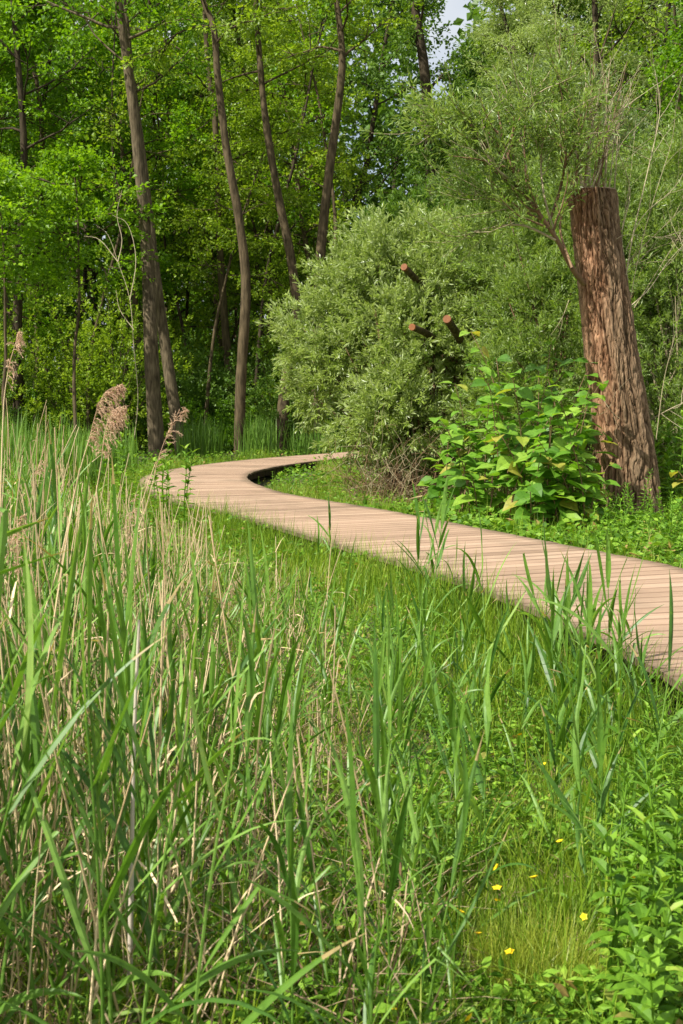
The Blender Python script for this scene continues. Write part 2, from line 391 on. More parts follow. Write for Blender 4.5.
# ------------------------------------------------------------------ boardwalk
PATH = [(14, 45), (8.6, 41.5), (4.6, 37.5), (2.2, 33.8), (0.58, 30.64), (-1.23, 26.88), (-2.35, 23.07), (-2.61, 19.59), (-1.78, 15.65), (-.32, 12.54),
        (.74, 10.02), (1.91, 6.99), (2.42, 3.86), (2.2, .8), (1.2, -2.5)]
WID = 1.83
PS = spline(PATH, 40)
seg = np.linalg.norm(np.diff(PS, axis=0), axis=1); ARC = np.concatenate([[0], np.cumsum(seg)])
def path_at(s):
    x = np.interp(s, ARC, PS[:, 0]); y = np.interp(s, ARC, PS[:, 1])
    x2 = np.interp(s + .15, ARC, PS[:, 0]); y2 = np.interp(s + .15, ARC, PS[:, 1])
    x1 = np.interp(s - .15, ARC, PS[:, 0]); y1 = np.interp(s - .15, ARC, PS[:, 1])
    t = nrm(np.array([x2 - x1, y2 - y1])); return np.array([x, y]), t, np.array([-t[1], t[0]])
def path_dist(x, y):
    """distance from centre line; arrays"""
    d = np.full(np.shape(x), 1e9)
    for q in PS[::6]:
        d = np.minimum(d, np.hypot(x - q[0], y - q[1]))
    return d
def side_of(x, y):
    """+1 on the bank side (right), -1 on the reed side"""
    x = np.atleast_1d(x); y = np.atleast_1d(y)
    Q = PS[::6]; T = np.gradient(Q, axis=0)
    k = np.argmin(np.hypot(x[:, None] - Q[None, :, 0], y[:, None] - Q[None, :, 1]), axis=1)
    c = T[k, 0] * (y - Q[k, 1]) - T[k, 1] * (x - Q[k, 0])
    return np.where(c > 0, 1, -1)

def make_boardwalk():
    root = thing('boardwalk', 'winding wooden plank boardwalk curving through reeds and round the willow bush', 'boardwalk')
    g = Geo(); L = ARC[-1]; s = .2; i = 0
    pitch = .165
    while s < L - .3:
        w = .158
        j1, j2 = random.uniform(-.006, .012), random.uniform(-.006, .012)
        dz = random.uniform(-.0015, .0025)
        corners = []
        for ss in (s, s + w):
            p, t, n = path_at(ss)
            corners.append((p + n * (WID / 2 + j1), p - n * (WID / 2 + j2)))
        (a, b), (c, d) = corners
        zt, zb = DECK + dz, DECK - .034 + dz
        ch = .004
        v = []; pu = []
        for zz, e in ((zb, 0), (zt - ch, 0), (zt, ch)):
            for pt, q in ((a, c), (b, d), (d, b), (c, a)):
                pt = np.array(pt)
                u = nrm(np.array(q) - pt) * e
                v.append((pt[0] + u[0], pt[1] + u[1], zz))
            pu += [(0, 0, i), (WID, 0, i), (WID, w, i), (0, w, i)]
        f = []
        for r in (0, 4):
            for k in range(4):
                f.append([r + k, r + (k + 1) % 4, r + 4 + (k + 1) % 4, r + 4 + k])
        f += [[8, 9, 10, 11], [3, 2, 1, 0]]
        g.add(v, f, random.random(), puv=np.array(pu) * [1, 1, .37])
        s += pitch; i += 1
    obj('deck', g, M['deck'], root, puv=True)
    for off in (-.72, 0, .72):
        g = Geo(); pts = []
        for s in np.arange(.3, L - .4, .25):
            p, t, n = path_at(s); q = p + n * off; h = n * .035
            pts.append([(*(q - h), DECK - .19), (*(q + h), DECK - .19), (*(q + h), DECK - .037), (*(q - h), DECK - .037)])
        V = np.array(pts); nn = len(V); k = 4
        a = np.arange(nn - 1)[:, None] * 4; j = np.arange(4)[None]; j2 = (j + 1) % 4
        g.add(V.reshape(-1, 3), np.stack([a + j, a + j2, a + 4 + j2, a + 4 + j], -1).reshape(-1, 4))
        obj('beam', g, M['beam'], root)
    pg = Geo(); h = .055
    v = [(x, y, z) for z in (-.5, DECK - .20) for x, y in ((-h, -h), (h, -h), (h, h), (-h, h))]
    pg.add(v, [[0, 1, 5, 4], [1, 2, 6, 5], [2, 3, 7, 6], [3, 0, 4, 7], [4, 5, 6, 7]])
    pm = pg.mesh('post', M['beam'])
    for s in np.arange(1.0, L - 1, 2.3):
        for off in (-.8, .8):
            p, t, n = path_at(s); q = p + n * off
            o = obj('post', pm, None, root); o.location = (q[0], q[1], 0); o.rotation_euler = (0, 0, math.atan2(t[1], t[0]))
make_boardwalk()

# ------------------------------------------------------------------ pollarded willow trunk
def wiggle(p0, d0, L, n, amp=.25, up=.0, rs=None):
    rs = rs or R
    pts = [np.array(p0, float)]; d = nrm(np.array(d0, float))
    for i in range(n):
        d = nrm(d + rs.normal(size=3) * amp + np.array([0, 0, up]))
        pts.append(pts[-1] + d * L / n)
    return np.array(pts)

def spray(geo, P, D, L, nleaf, ll, lw, tmpl=QUAD, spread=.8, updroop=.0, jit=.03, nup=.6, val=None):
    """leaves along straight twigs (arrays P, D, L)"""
    n = len(P); L = np.broadcast_to(L, (n,))
    t = R.random((n, nleaf)) ** .8
    rad = nrm(R.normal(size=(n, nleaf, 3)))
    pos = P[:, None] + D[:, None] * (t * L[:, None])[..., None] + rad * jit
    d = nrm(D[:, None] * .7 + rad * spread + np.array([0, 0, updroop]))
    nn = nrm(R.normal(size=(n, nleaf, 3)) * .6 + np.array([0, 0, nup]))
    sz = R.uniform(.65, 1.2, size=n * nleaf)
    if val is None:
        tv = np.repeat(R.random(n), nleaf); val = np.clip(tv * .5 + R.random(n * nleaf) * .5, 0, 1)
    leaves(geo, pos.reshape(-1, 3), d.reshape(-1, 3), nn.reshape(-1, 3), ll * sz, lw * sz, tmpl, val)

def make_pollard():
    d = 13.3
    base = G(624, 526); d = base[1]
    keys = [(632, 545, 34), (631, 520, 32), (628, 470, 30.5), (620.5, 410, 28.5), (609.5, 341, 26), (601, 268, 24.3), (595.5, 225, 24), (592.5, 192, 24.6)]
    C = np.array([W(px, py, d) for px, py, r in keys]); Rr = np.array([r / F * d for *_, r in keys])
    C[:, 2] -= 0
    CC = spline(np.c_[C, Rr], 48)
    root = thing('pollard_willow', 'thick pollarded willow trunk with reddish fissured bark, sawn flat on top', 'tree trunk')
    K = 220; n = len(CC)
    a = np.arange(K) / K * 2 * PI
    V = np.zeros((n, K, 3)); PU = np.zeros((n, K, 3))
    for i in range(n):
        cx, cy, cz, r = CC[i]
        flare = 1 + .07 * math.exp(-max(cz, 0) / .35)
        for j in range(K):
            ca, sa = math.cos(a[j]), math.sin(a[j])
            q = Vector((ca * 1.3, sa * 1.3, cz * .55))
            wob = mnoise.noise(q * 1.0) * .07 + mnoise.noise(Vector((ca * 2.2, sa * 2.2, cz * .25 + 5))) * .05
            wx = mnoise.noise(Vector((ca * 3, sa * 3, cz * 2.6))) * .75
            p2 = Vector((ca * 4.6 + wx, sa * 4.6 + wx, cz * 1.5))
            rid = 1 - abs(mnoise.noise(p2)) * 2.4
            p3 = Vector((ca * 11 + wx * 2, sa * 11 + wx * 2, cz * 5.0))
            rid2 = 1 - abs(mnoise.noise(p3)) * 2.2
            p4 = Vector((ca * 9, sa * 9, cz * 9))
            crk = abs(mnoise.noise(p4))
            fis = max(0, rid) ** 2.2 * .6 + max(0, rid2) ** 3 * .4      # 1 in fissure
            hgt = 1 - fis
            rr = r * flare * (1 + wob) - .052 * fis + .012 * crk
            V[i, j] = (cx + ca * rr, cy + sa * rr, cz)
            # reddish inner bark on the left side facing the camera (angle about 200..265 deg)
            ang = math.degrees(a[j]) % 360
            mid = 222 - 8 * math.sin(cz * 1.3) + 10 * mnoise.noise(Vector((cz * 1.2, 3, 1)))
            w = max(0, 1 - (abs(ang - mid) / 48) ** 3) + .6 * mnoise.noise(p2 * .8)
            w = min(1, max(0, w)) * min(1, max(.12, (cz - .2) / 1.0))
            PU[i, j] = (w, hgt * .8 + .2 * crk * 2, 0)
    g = Geo()
    i = np.arange(n - 1)[:, None] * K; j = np.arange(K)[None]; j2 = (j + 1) % K
    g.add(V.reshape(-1, 3), np.stack([i + j, i + j2, i + K + j2, i + K + j], -1).reshape(-1, 4), 0, puv=PU.reshape(-1, 3))
    obj('trunk', g, M['stump'], root, smooth=False, puv=True)
    # sawn top
    top = CC[-1]; g = Geo(); rings = [V[-1]]
    for sc, dz in ((.93, .012), (.6, .02), (.25, .015)):
        rings.append((V[-1] - top[:3]) * sc + top[:3] + [0, 0, dz])
    VV = np.array(rings); nr = len(VV)
    VV[1:, :, 2] += np.array([[mnoise.noise(Vector(v * 9)) * .012 for v in row] for row in VV[1:]])
    i = np.arange(nr - 1)[:, None] * K
    g.add(VV.reshape(-1, 3), np.stack([i + j, i + j2, i + K + j2, i + K + j], -1).reshape(-1, 4), .3)
    g.add(VV[-1], np.arange(K)[None], .3)
    obj('cut_face', g, M['cuttop'], root)
    # shoots: pale whips out of the top, brown limb on the left, whips right
    rs = np.random.default_rng(5)
    def shoot(pts, r0, mat, leafy=0, twigs=6):
        P = spline(pts, 6); n = len(P); g = Geo()
        tube(g, P, np.linspace(r0, r0 * .25, n), 6)
        tw = []
        for k in range(twigs):
            q = int(rs.uniform(.3, .95) * (n - 1)); dd = nrm(P[min(q + 1, n - 1)] - P[q - 1])
            L = rs.uniform(.3, .9)
            w_ = wiggle(P[q], dd + rs.normal(size=3) * [.55, .4, .4], L, 5, .13, .05, rs)
            tube(g, w_, np.linspace(r0 * .4, r0 * .12, len(w_)), 4); tw.append(w_)
        o = obj('shoot', g, mat, root, smooth=True)
        if leafy:
            g = Geo(); A = []; B = []
            for w_ in tw + [P[n // 2:]]:
                for e in range(len(w_) - 1):
                    for u in range(2):
                        A.append(w_[e] + (w_[e + 1] - w_[e]) * rs.random()); B.append(nrm(w_[e + 1] - w_[e] + rs.normal(size=3) * .35 * np.linalg.norm(w_[e + 1] - w_[e])))
            A = np.array(A); B = np.array(B)
            spray(g, A, B, .18, leafy + 2, .095, .020, LANCE, spread=.8)
            obj('foliage', g, M['willow2'], o)
    # whips from the cut top
    for k in range(27):
        x0 = rs.uniform(-.2, .22); px0 = 592 + x0 * 60
        sx = px0 + rs.normal() * 6; ex = px0 + rs.normal() * 26 + (10 if x0 > 0 else 0)
        ty = rs.uniform(45, 150)
        d0 = d + rs.uniform(-.18, .18)
        pts = [W(sx, 191, d0), W(sx + (ex - sx) * .25, 165, d0), W(sx + (ex - sx) * .5, 130, d0 + rs.normal() * .1), W(ex, ty, d0 + rs.normal() * .3)]
        shoot(pts, rs.uniform(.007, .014), M['palebr'] if k % 3 else M['browntwig'], 0, 4)
    # brown limb on the left
    dl = d - .22
    limb = [W(584, 284, dl + .08), W(572, 268, dl - .1), W(556, 238, dl - .25), W(538, 212, dl - .35), W(520, 186, dl - .4), W(506, 150, dl - .4), W(498, 112, dl - .3)]
    shoot(limb, .035, M['browntwig'], 4, 20)
    for tp in ([(556, 238), (545, 200), (541, 165), (545, 130), (552, 100)], [(538, 212), (512, 208), (485, 196), (458, 196)], [(548, 225), (560, 190), (566, 150), (560, 110), (566, 80)],
               [(520, 186), (498, 170), (478, 140), (470, 110)], [(572, 268), (560, 225), (575, 180), (578, 140), (572, 105)], [(530, 200), (525, 160), (520, 120), (528, 90)],
               [(538, 212), (500, 165), (470, 125), (440, 110)], [(556, 240), (520, 225), (480, 230), (462, 238)], [(506, 150), (480, 125), (452, 120), (432, 128)]):
        pts = [W(x, y, dl - .2 + rs.normal() * .12) for x, y in tp]
        shoot(pts, rs.uniform(.012, .021), M['browntwig'] if rs.random() < .3 else M['palebr'], 3, 15)
    # whips on the right flank
    for tp in ([(632, 305), (650, 288), (668, 262), (690, 238)], [(630, 300), (640, 250), (655, 195), (672, 140), (676, 100)], [(634, 308), (655, 275), (690, 215), (712, 150)],
               [(626, 275), (634, 230), (648, 170), (660, 110), (655, 70)], [(628, 280), (622, 235), (630, 180), (636, 120)], [(626, 250), (644, 215), (680, 180), (700, 120)],
               [(622, 230), (630, 190), (618, 150), (610, 110)], [(650, 420), (672, 408), (690, 400)], [(656, 440), (664, 380), (676, 330), (684, 280)], [(598, 262), (618, 238), (640, 235), (668, 240)],
               [(602, 285), (628, 262), (650, 240), (686, 205)], [(604, 286), (620, 280), (628, 268), (640, 262)]):
        pts = [W(x, y, d - .1 + rs.normal() * .12) for x, y in tp]
        shoot(pts, rs.uniform(.004, .009), M['palebr'], 0, 6)
    # short dead twigs on the bark
    for tp in ([(569, 300), (562, 318), (551, 335)], [(575, 470 - 60), (598, 415), (615, 402)], [(600, 395), (612, 412), (622, 420)]):
        pts = [W(x, y, d - .42 + q * -.05) for q, (x, y) in enumerate(tp)]
        shoot(pts, .005, M['palebr'], 0, 1)
make_pollard()

# ------------------------------------------------------------------ willow bushes (shrub built of drooping leafy twigs over lobes)
def lobe_points(lobes, n, d0):
    """points on the lobes' outer shells (px, py, rpx, depth)"""
    P = []; Nn = []
    c = [W(px, py, dd) for px, py, r, dd in lobes]; rr = [r / F * dd for px, py, r, dd in lobes]
    w = np.array([r * r for r in rr]); w /= w.sum()
    idx = R.choice(len(lobes), n, p=w)
    dirs = rdir(n)
    c = np.array(c); rr = np.array(rr)
    rad = rr[idx] * (R.random(n) ** .25)
    # uneven radius
    rad *= 1 + .16 * np.sin(dirs[:, 0] * 7 + idx) * np.sin(dirs[:, 2] * 8 + idx * 2)
    pts = c[idx] + dirs * rad[:, None] * np.array([1, .9, 1])
    q = np.sin(pts[:, 0] * 6.1 + 2 * np.sin(pts[:, 2] * 3.3)) * np.sin(pts[:, 2] * 5.3 + pts[:, 0] * 1.7) + .5 * R.normal(size=n)
    kq = (q > -.22) | (rad < .55 * rr[idx]); pts, dirs = pts[kq], dirs[kq]
    return pts, dirs, c, rr

def willow_bush(name, label, lobes, ntw, nleaf, mat, basepx, stems=9, ll=.085, lw=.019, group=None, extra=None, tl=.34, stemmat='browntwig', upb=.35):
    bx = W(*basepx); base = np.array([bx[0], bx[1], 0.0])
    root = thing(name, label, 'shrub', tuple(base), group=group)
    P, Dd, C, Rr = lobe_points(lobes, ntw, 0)
    keep = P[:, 2] > .12
    P, Dd = P[keep] - base, Dd[keep]
    D = nrm(Dd * .8 + rdir(len(P)) * .45 + np.array([0, 0, upb]))
    g = Geo(); spray(g, P, D, R.uniform(.6, 1.3, len(P)) * tl, nleaf, ll, lw, LANCE if nleaf * len(P) < 2.2e5 else QUAD, spread=.62, jit=.012, nup=.5)
    obj('foliage', g, mat, root)
    g = Geo()
    for c, r in zip(C, Rr):
        for k in range(stems):
            tip = c - base + rdir(1)[0] * r * .8
            if tip[2] < .2: continue
            p0 = np.array([R.normal() * .25, R.normal() * .25, -.05])
            mid = p0 * .4 + tip * .5 + np.array([0, 0, .18 * r]) + R.normal(size=3) * .12
            tube(g, spline([p0, mid, tip], 8), np.linspace(.035, .006, 17), 5)
    obj('stem', g, M[stemmat], root, smooth=True)
    return root, base

main_lobes = [(402, 285, 58, 18.2), (348, 300, 42, 18.4), (318, 340, 38, 18.3), (356, 360, 46, 17.9), (452, 280, 54, 18.2), (418, 350, 54, 17.4),
              (468, 345, 42, 18.1), (405, 410, 48, 16.8), (452, 425, 40, 17.2), (380, 262, 34, 18.6), (326, 385, 30, 18.0), (500, 300, 42, 18.0), (425, 250, 30, 18.8), (366, 425, 34, 17.2), (385, 325, 38, 17.6), (490, 385, 30, 17.9)]
bush, bb = willow_bush('willow_bush', 'large silvery green willow bush beside the inner bend of the boardwalk', main_lobes, 6600, 24, M['willow'], (410, 490, 17.6), 5, ll=.105, lw=.026, upb=.1)
# sawn limb ends poking out of it
for (x0, y0, x1, y1, d0, d1, r) in [(432, 302, 404, 267, 17.9, 16.9, .052), (470, 360, 447, 319, 17.4, 15.95, .058), (440, 345, 412, 327, 17.4, 16.1, .048)]:
    p0, p1 = W(x0, y0, d0) - bb, W(x1, y1, d1) - bb
    g = Geo(); P = spline([p0, (p0 + p1) / 2 + [0, 0, .04], p1], 5)
    tube(g, P, np.linspace(r * 1.2, r, len(P)), 10)
    o = obj('sawn_limb', g, M['bark'], bush, smooth=True)
    g = Geo(); T = nrm(p1 - P[-2]); U = nrm(np.cross(T, [0, 0, 1.])); V = np.cross(T, U); a = np.arange(14) / 14 * 2 * PI
    ring = p1 + (U * np.cos(a)[:, None] + V * np.sin(a)[:, None]) * r * 1.03
    g.add(np.vstack([ring - T * .05, ring + T * .006]), [[k, (k + 1) % 14, 14 + (k + 1) % 14, 14 + k] for k in range(14)], .5)
    g.add(ring + T * .006, np.arange(14)[None], .6)
    obj('cut_face', g, M['cut'], o)

# back dark-green round bush above it, light shrubs behind the trunk
willow_bush('dark_bush', 'darker rounded bush rising behind the silvery willow bush', [(430, 232, 42, 22), (470, 235, 50, 22.5), (400, 240, 34, 22), (520, 240, 50, 23), (440, 300, 60, 22.5), (500, 320, 60, 22.5)], 2600, 26, M['dark'], (460, 470, 22.5), 4, .11, .035)
lob2 = [(540, 330, 62, 16.2), (520, 400, 55, 15.6), (575, 380, 55, 15.8), (560, 440, 50, 15.4), (530, 260, 60, 17), (570, 200, 55, 17.2), (510, 470, 35, 15.2), (600, 290, 60, 16.6), (590, 240, 50, 17)]
willow_bush('green_willow_shrub', 'yellow green willow shrub growing just behind the pollard trunk, on its left', lob2, 4700, 24, M['willow2'], (560, 500, 16), 5, .09, .02)
lob3 = [(660, 330, 60, 16.4), (650, 400, 52, 16), (690, 440, 50, 15.6), (640, 250, 55, 17), (690, 260, 60, 17), (720, 350, 60, 16.5), (670, 190, 52, 17.5), (720, 180, 60, 18), (650, 470, 40, 15.6)]
willow_bush('green_willow_shrub', 'twiggy green willow shrub at the right edge, to the right of the pollard trunk', lob3, 4200, 22, M['willow2'], (680, 505, 16.2), 7, .09, .02, stemmat='palebr')
lob4 = [(520, 175, 52, 24), (565, 135, 52, 25), (480, 210, 40, 23), (605, 180, 60, 25), (525, 120, 36, 25.5), (495, 150, 30, 24.5)]
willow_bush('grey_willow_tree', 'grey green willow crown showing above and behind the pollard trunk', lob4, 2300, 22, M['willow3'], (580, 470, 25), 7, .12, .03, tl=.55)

# brown twiggy tangle at the foot of the bush, lighter stems
def tangle(label, x0, x1, ytop, d, n, mat, r=.006):
    g = Geo(); base = W((x0 + x1) / 2, 490, d); base[2] = 0
    for k in range(n):
        px = R.uniform(x0, x1); p0 = G(px, 498 + R.uniform(-2, 10)) - base; p0[1] = (d + R.uniform(-.5, .8)) - base[1]; p0[2] = -.02
        L = R.uniform(.35, 1.1) * (500 - ytop) / F * d
        P = wiggle(p0, [R.normal() * .5, R.normal() * .4 - .1, .8], L, 7, .28, -.02)
        tube(g, P, np.linspace(r, r * .3, len(P)), 4)
        for q in range(3):
            s = P[R.integers(2, 7)]; w_ = wiggle(s, R.normal(size=3), .25, 3, .3); tube(g, w_, np.linspace(r * .5, r * .2, 4), 3)
    o = obj('twig_tangle', g, mat, loc=tuple(base)); tag(o, label, 'dead twigs')
tangle('tangle of brown dead twigs at the foot of the silvery willow bush', 350, 450, 400, 16.2, 130, M['browntwig'])
tangle('pale bare twigs sticking up in front of the silvery willow bush', 360, 420, 380, 16.0, 40, M['palebr'], .005)
tangle('low brown dead stems between the bush and the heart leaved plants', 425, 500, 455, 14.6, 70, M['browntwig'])

# ------------------------------------------------------------------ heart-leaved knotweed
def knotweed(label, x, y, H, lean, az, nl=11, ls=.29):
    root = thing('knotweed', label, 'plant', (x, y, gz(x, y)), group='heart leaved plants in front of the pollard trunk')
    pts = [np.zeros(3)]; hd = np.array([math.cos(az), math.sin(az), 0]); n = 12
    for i in range(n):
        a = lean * (i / n) ** 1.3 * 1.6
        pts.append(pts[-1] + (hd * math.sin(a) + np.array([0, 0, math.cos(a)])) * H * 1.28 / n)
    pts = np.array(pts); g = Geo(); tube(g, pts, np.linspace(.010, .004, n + 1), 6)
    obj('stem', g, M['browntwig'], root, smooth=True)
    g = Geo(); P = []; D = []; NN = []; S = []
    for i in range(nl):
        t = .22 + .78 * i / (nl - 1); q = t * n; k = min(int(q), n - 1); p = pts[k] + (pts[k + 1] - pts[k]) * (q - k)
        sd = 1 if i % 2 else -1
        ad = az + sd * R.uniform(.6, 1.5)
        for rep in range(2 if t > .35 else 1):
            ad2 = ad + R.normal() * .6 + rep * PI * .8
            dd = np.array([math.cos(ad2), math.sin(ad2), R.uniform(-.45, .25)])
            P.append(p + nrm(dd) * .04); D.append(dd); NN.append(np.array([0, -.25, 1]) + R.normal(size=3) * .3); S.append(ls * R.uniform(.65, 1.15) * (1 - .35 * t ** 3))
            tube(g, [p, P[-1]], [.003, .002], 3)
    S = np.array(S)
    leaves(g, np.array(P), np.array(D), np.array(NN), S, S * .82, OVATE)
    obj('foliage', g, M['knot'], root)
kn = [(455, 500, 14.3, .9), (470, 500, 13.6, 1.15), (485, 500, 13.9, 1.3), (500, 500, 13.2, 1.45), (515, 500, 13.6, 1.6), (525, 500, 12.9, 1.5), (538, 500, 13.3, 1.65), (548, 500, 12.7, 1.35),
      (560, 500, 13.0, 1.45), (572, 500, 12.6, 1.25), (580, 500, 12.5, 1.3), (510, 500, 12.6, .9), (535, 500, 12.4, .85), (555, 500, 12.2, .8), (575, 500, 12.2, .75), (490, 500, 13, .95),
      (520, 500, 12.9, 1.2), (545, 500, 12.9, 1.1), (530, 500, 13.6, 1.35), (480, 500, 14.2, 1.0), (440, 500, 14.6, .6), (565, 500, 12.3, 1.0), (500, 500, 13.8, 1.2), (568, 500, 12.9, 1.5), (590, 500, 12.3, .7), (478, 505, 13.1, .6), (462, 505, 13.5, .55),
      (505, 500, 14, 1.65), (520, 500, 14.2, 1.75), (540, 500, 13.8, 1.8), (557, 500, 13.4, 1.6), (528, 500, 12.6, 1.1), (508, 500, 12.9, 1.1), (548, 500, 12.4, 1.15), (566, 500, 13.2, 1.45), (583, 500, 12.8, 1.0), (492, 500, 13.6, 1.35), (560, 500, 12.1, .6), (532, 500, 12.1, .55), (586, 500, 12.1, .95), (446, 500, 14.2, 1.0), (460, 500, 13.9, 1.2), (472, 500, 14.3, 1.4), (432, 500, 14.8, .7)]
kw = ['low heart leaved stem', 'heart leaved stem', 'tall heart leaved stem']
for i, (px, py, d, H) in enumerate(kn):
    x = (px - 341.5) / F * d
    az = R.uniform(-PI, 0) if R.random() < .7 else R.uniform(0, PI)
    side = 'close to the pollard trunk' if px > 556 else ('at the left end by the bush' if px < 486 else 'in the middle of the clump')
    knotweed(f"{'low' if H < .9 else 'tall' if H > 1.3 else 'mid height'} heart leaved plant leaning {'left' if math.cos(az) < 0 else 'right'}, {side}", x, d, H, R.uniform(.2, .6), az, int(5 + H * 3.2))
# sprig right of trunk
knotweed('heart leaved sprig with four big leaves right of the pollard trunk base', 4.0, 12.3, .62, .5, PI, 5, .24)
knotweed('single heart leaved stem rising highest in front of the willow bush', (512 - 341.5) / F * 14, 14.0, 1.95, .35, PI * .95, 9, .25)
knotweed('small heart leaved stem leaning over the far edge of the boardwalk', 3.75, 11.9, .4, .5, PI * 1.2, 6, .17)

# ------------------------------------------------------------------ forest trees
def tree_geo(rs, H, cb, RR, nl=16, nb=6, nt=6, nleaf=12, ll=.12, lw=.09, up=.3, droop=0., pts=None, rad=.16, flat=.35, tl=.7, cone=.6, trunk_r_top=.25):
    """trunk, limb and leaf geometry about the origin"""
    if pts is None:
        pts = [np.zeros(3)]; n = 9; d = np.array([0, 0, 1.0])
        for i in range(n):
            d = nrm(d + rs.normal(size=3) * [.09, .09, .0]); pts.append(pts[-1] + d * H / n)
        pts = np.array(pts)
    P = spline(pts, 5); n = len(P)
    tg = Geo(); t = np.linspace(0, 1, n); limbs = []
    rr = rad * (1 - (1 - trunk_r_top) * t) * (1 + .35 * np.exp(-t * H / .4))
    rr = rr * (1 + rs.normal(size=n) * .025)
    tube(tg, P, rr, 12)
    lg = Geo(); limbs.append(lg); A = []; B = []
    zs = P[:, 2]
    for i in range(nl):
        if nl <= 12 and i: lg = Geo(); limbs.append(lg)
        u = (i + rs.random() * .8) / nl
        z = cb + (H - cb) * u * .98
        k = int(np.clip(np.searchsorted(zs, z), 1, n - 1)); p = P[k]
        az = i * 2.4 + rs.normal() * .4
        prof = (math.sin(PI * min(1, (u * .85 + .18))) ** .7) * (1 - cone * u * .35)
        L = RR * prof * rs.uniform(.75, 1.15)
        d = np.array([math.cos(az), math.sin(az), up + .5 * u + rs.normal() * .12])
        lp = wiggle(p, d, L, 6, .13, -droop * .5, rs)
        tube(lg, lp, np.linspace(rr[k] * .42, .012, 7), 6)
        for j in range(nb):
            q = rs.uniform(.3, 1.0); kk = min(5, int(q * 6)); bp0 = lp[kk] + (lp[kk + 1] - lp[kk]) * (q * 6 - kk if q < 1 else 1)
            bd = nrm(lp[kk + 1] - lp[kk]) * .7 + rs.normal(size=3) * [.7, .7, .3]
            bl = L * rs.uniform(.25, .5)
            bp = wiggle(bp0, bd, bl, 4, .16, -droop * .3, rs)
            tube(lg, bp, np.linspace(.022, .006, 5), 4)
            for m in range(nt):
                q2 = rs.uniform(.25, 1) * 4; k2 = min(3, int(q2)); tp = bp[k2] + (bp[k2 + 1] - bp[k2]) * (q2 - k2)
                td = nrm(nrm(bp[k2 + 1] - bp[k2]) * .6 + rs.normal(size=3) * [.7, .7, flat] + [0, 0, -droop])
                A.append(tp); B.append(td)
    g = Geo(); A = np.array(A); B = np.array(B)
    spray(g, A, B, tl * rs.uniform(.6, 1.3, len(A)), nleaf, ll, lw, QUAD, spread=.8, jit=.08, nup=1.1, updroop=-.15)
    return tg, limbs, g

def make_tree(name, label, loc, geos, bark, leaf, group=None, rz=0, sc=1):
    root = thing(name, label, 'tree', loc, rz, group)
    tg, lg, g = geos
    obj('trunk', tg, bark, root, smooth=True)
    for l_ in lg: obj('limb', l_, bark, root, smooth=True)
    obj('crown', g, leaf, root)
    root.scale = (sc, sc, sc)
    return root

rs = np.random.default_rng(21)
# traced trunks: (pixel line from base to top, distance, base radius px, label, crown, bark, leaf)
traced = [
    ([(156, 462), (155, 445), (151, 350), (147, 270), (143, 220), (134, 120), (124, 40), (118, -10), (112, -80), (108, -150)], 31, 8.6, 'tall slim tree with sunlit bark, nearest the left end of the boardwalk', 'barkgrey', 'maple', 11.0, 3.6, .5),
    ([(184, 462), (181, 445), (166, 350), (157, 285), (150, 225), (142, 150), (133, 80), (126, 10), (112, -90)], 33.5, 6.8, 'slanting grey trunk crossing behind the tall slim tree', 'barkgrey', 'maple', 10.5, 3.4, .5),
    ([(241, 465), (240, 450), (242, 380), (247, 290), (241, 225), (228, 150), (220, 80), (216, 35), (203, 0), (190, -60), (180, -140)], 30.8, 6.0, 'thin brown trunk behind the boardwalk with a kink near the top', 'bark', 'alder', 10.8, 3.0, .5),
    ([(283, 462), (281, 445), (285, 385), (296, 320), (291, 260), (276, 185), (264, 110), (257, 35), (250, -60), (246, -130)], 35, 6.8, 'leaning brown trunk half behind the left side of the willow bush', 'bark', 'alder', 11.0, 3.2, .45),
    ([(318, 460), (317, 430), (318, 330), (320, 262), (328, 180), (340, 90), (342, 50), (337, 0), (330, -60), (326, -130)], 34, 6.6, 'brown trunk standing behind the willow bush, bent near the top', 'bark', 'alder', 11.5, 2.7, .5),
    ([(232, 460), (231, 430), (230, 390), (224, 320), (218, 230), (214, 120), (206, 60), (200, -40), (196, -120)], 41, 5.5, 'very thin straight trunk set back between two brown trunks', 'bark', 'alder', 10, 3.4, .45),
    ([(436, 455), (435, 380), (433, 260), (430, 170), (424, 80), (412, 0), (404, -60), (398, -120)], 38, 8.5, 'dark trunk rising just left of the gap of sky', 'barkdark', 'dark', 8.5, 1.25, .9),
    ([(16, 455), (17, 400), (16, 320), (20, 240), (24, 150), (18, 60), (10, -30), (4, -110)], 36, 6, 'dark thin trunk at the far left edge of the wood', 'barkdark', 'maple', 9.0, 3.4, .5),
    ([(40, 455), (38, 380), (34, 300), (46, 220), (44, 130), (52, 40), (50, -70)], 42, 5, 'dark wavering trunk second from the left edge', 'barkdark', 'maple', 9.0, 3.6, .5),
]
for px, d, rpx, lab, bk, lf, cb, RR, up in traced:
    pts = np.array([W(x, y, d) for x, y in px]); pts[:, 1] += np.cumsum(rs.normal(size=len(pts)) * .12)
    base = pts[0].copy(); base[2] = 0; pts = pts - base; pts[0, 2] = -.1
    H = pts[-1, 2]
    geos = tree_geo(rs, H, cb, RR, 11, 5, 6, 13, .13, .095, up, .05, pts=pts, rad=rpx / F * d, tl=.8)
    make_tree('forest_tree', lab, tuple(base), geos, M[bk], M[lf], 'trees of the wood behind the boardwalk')

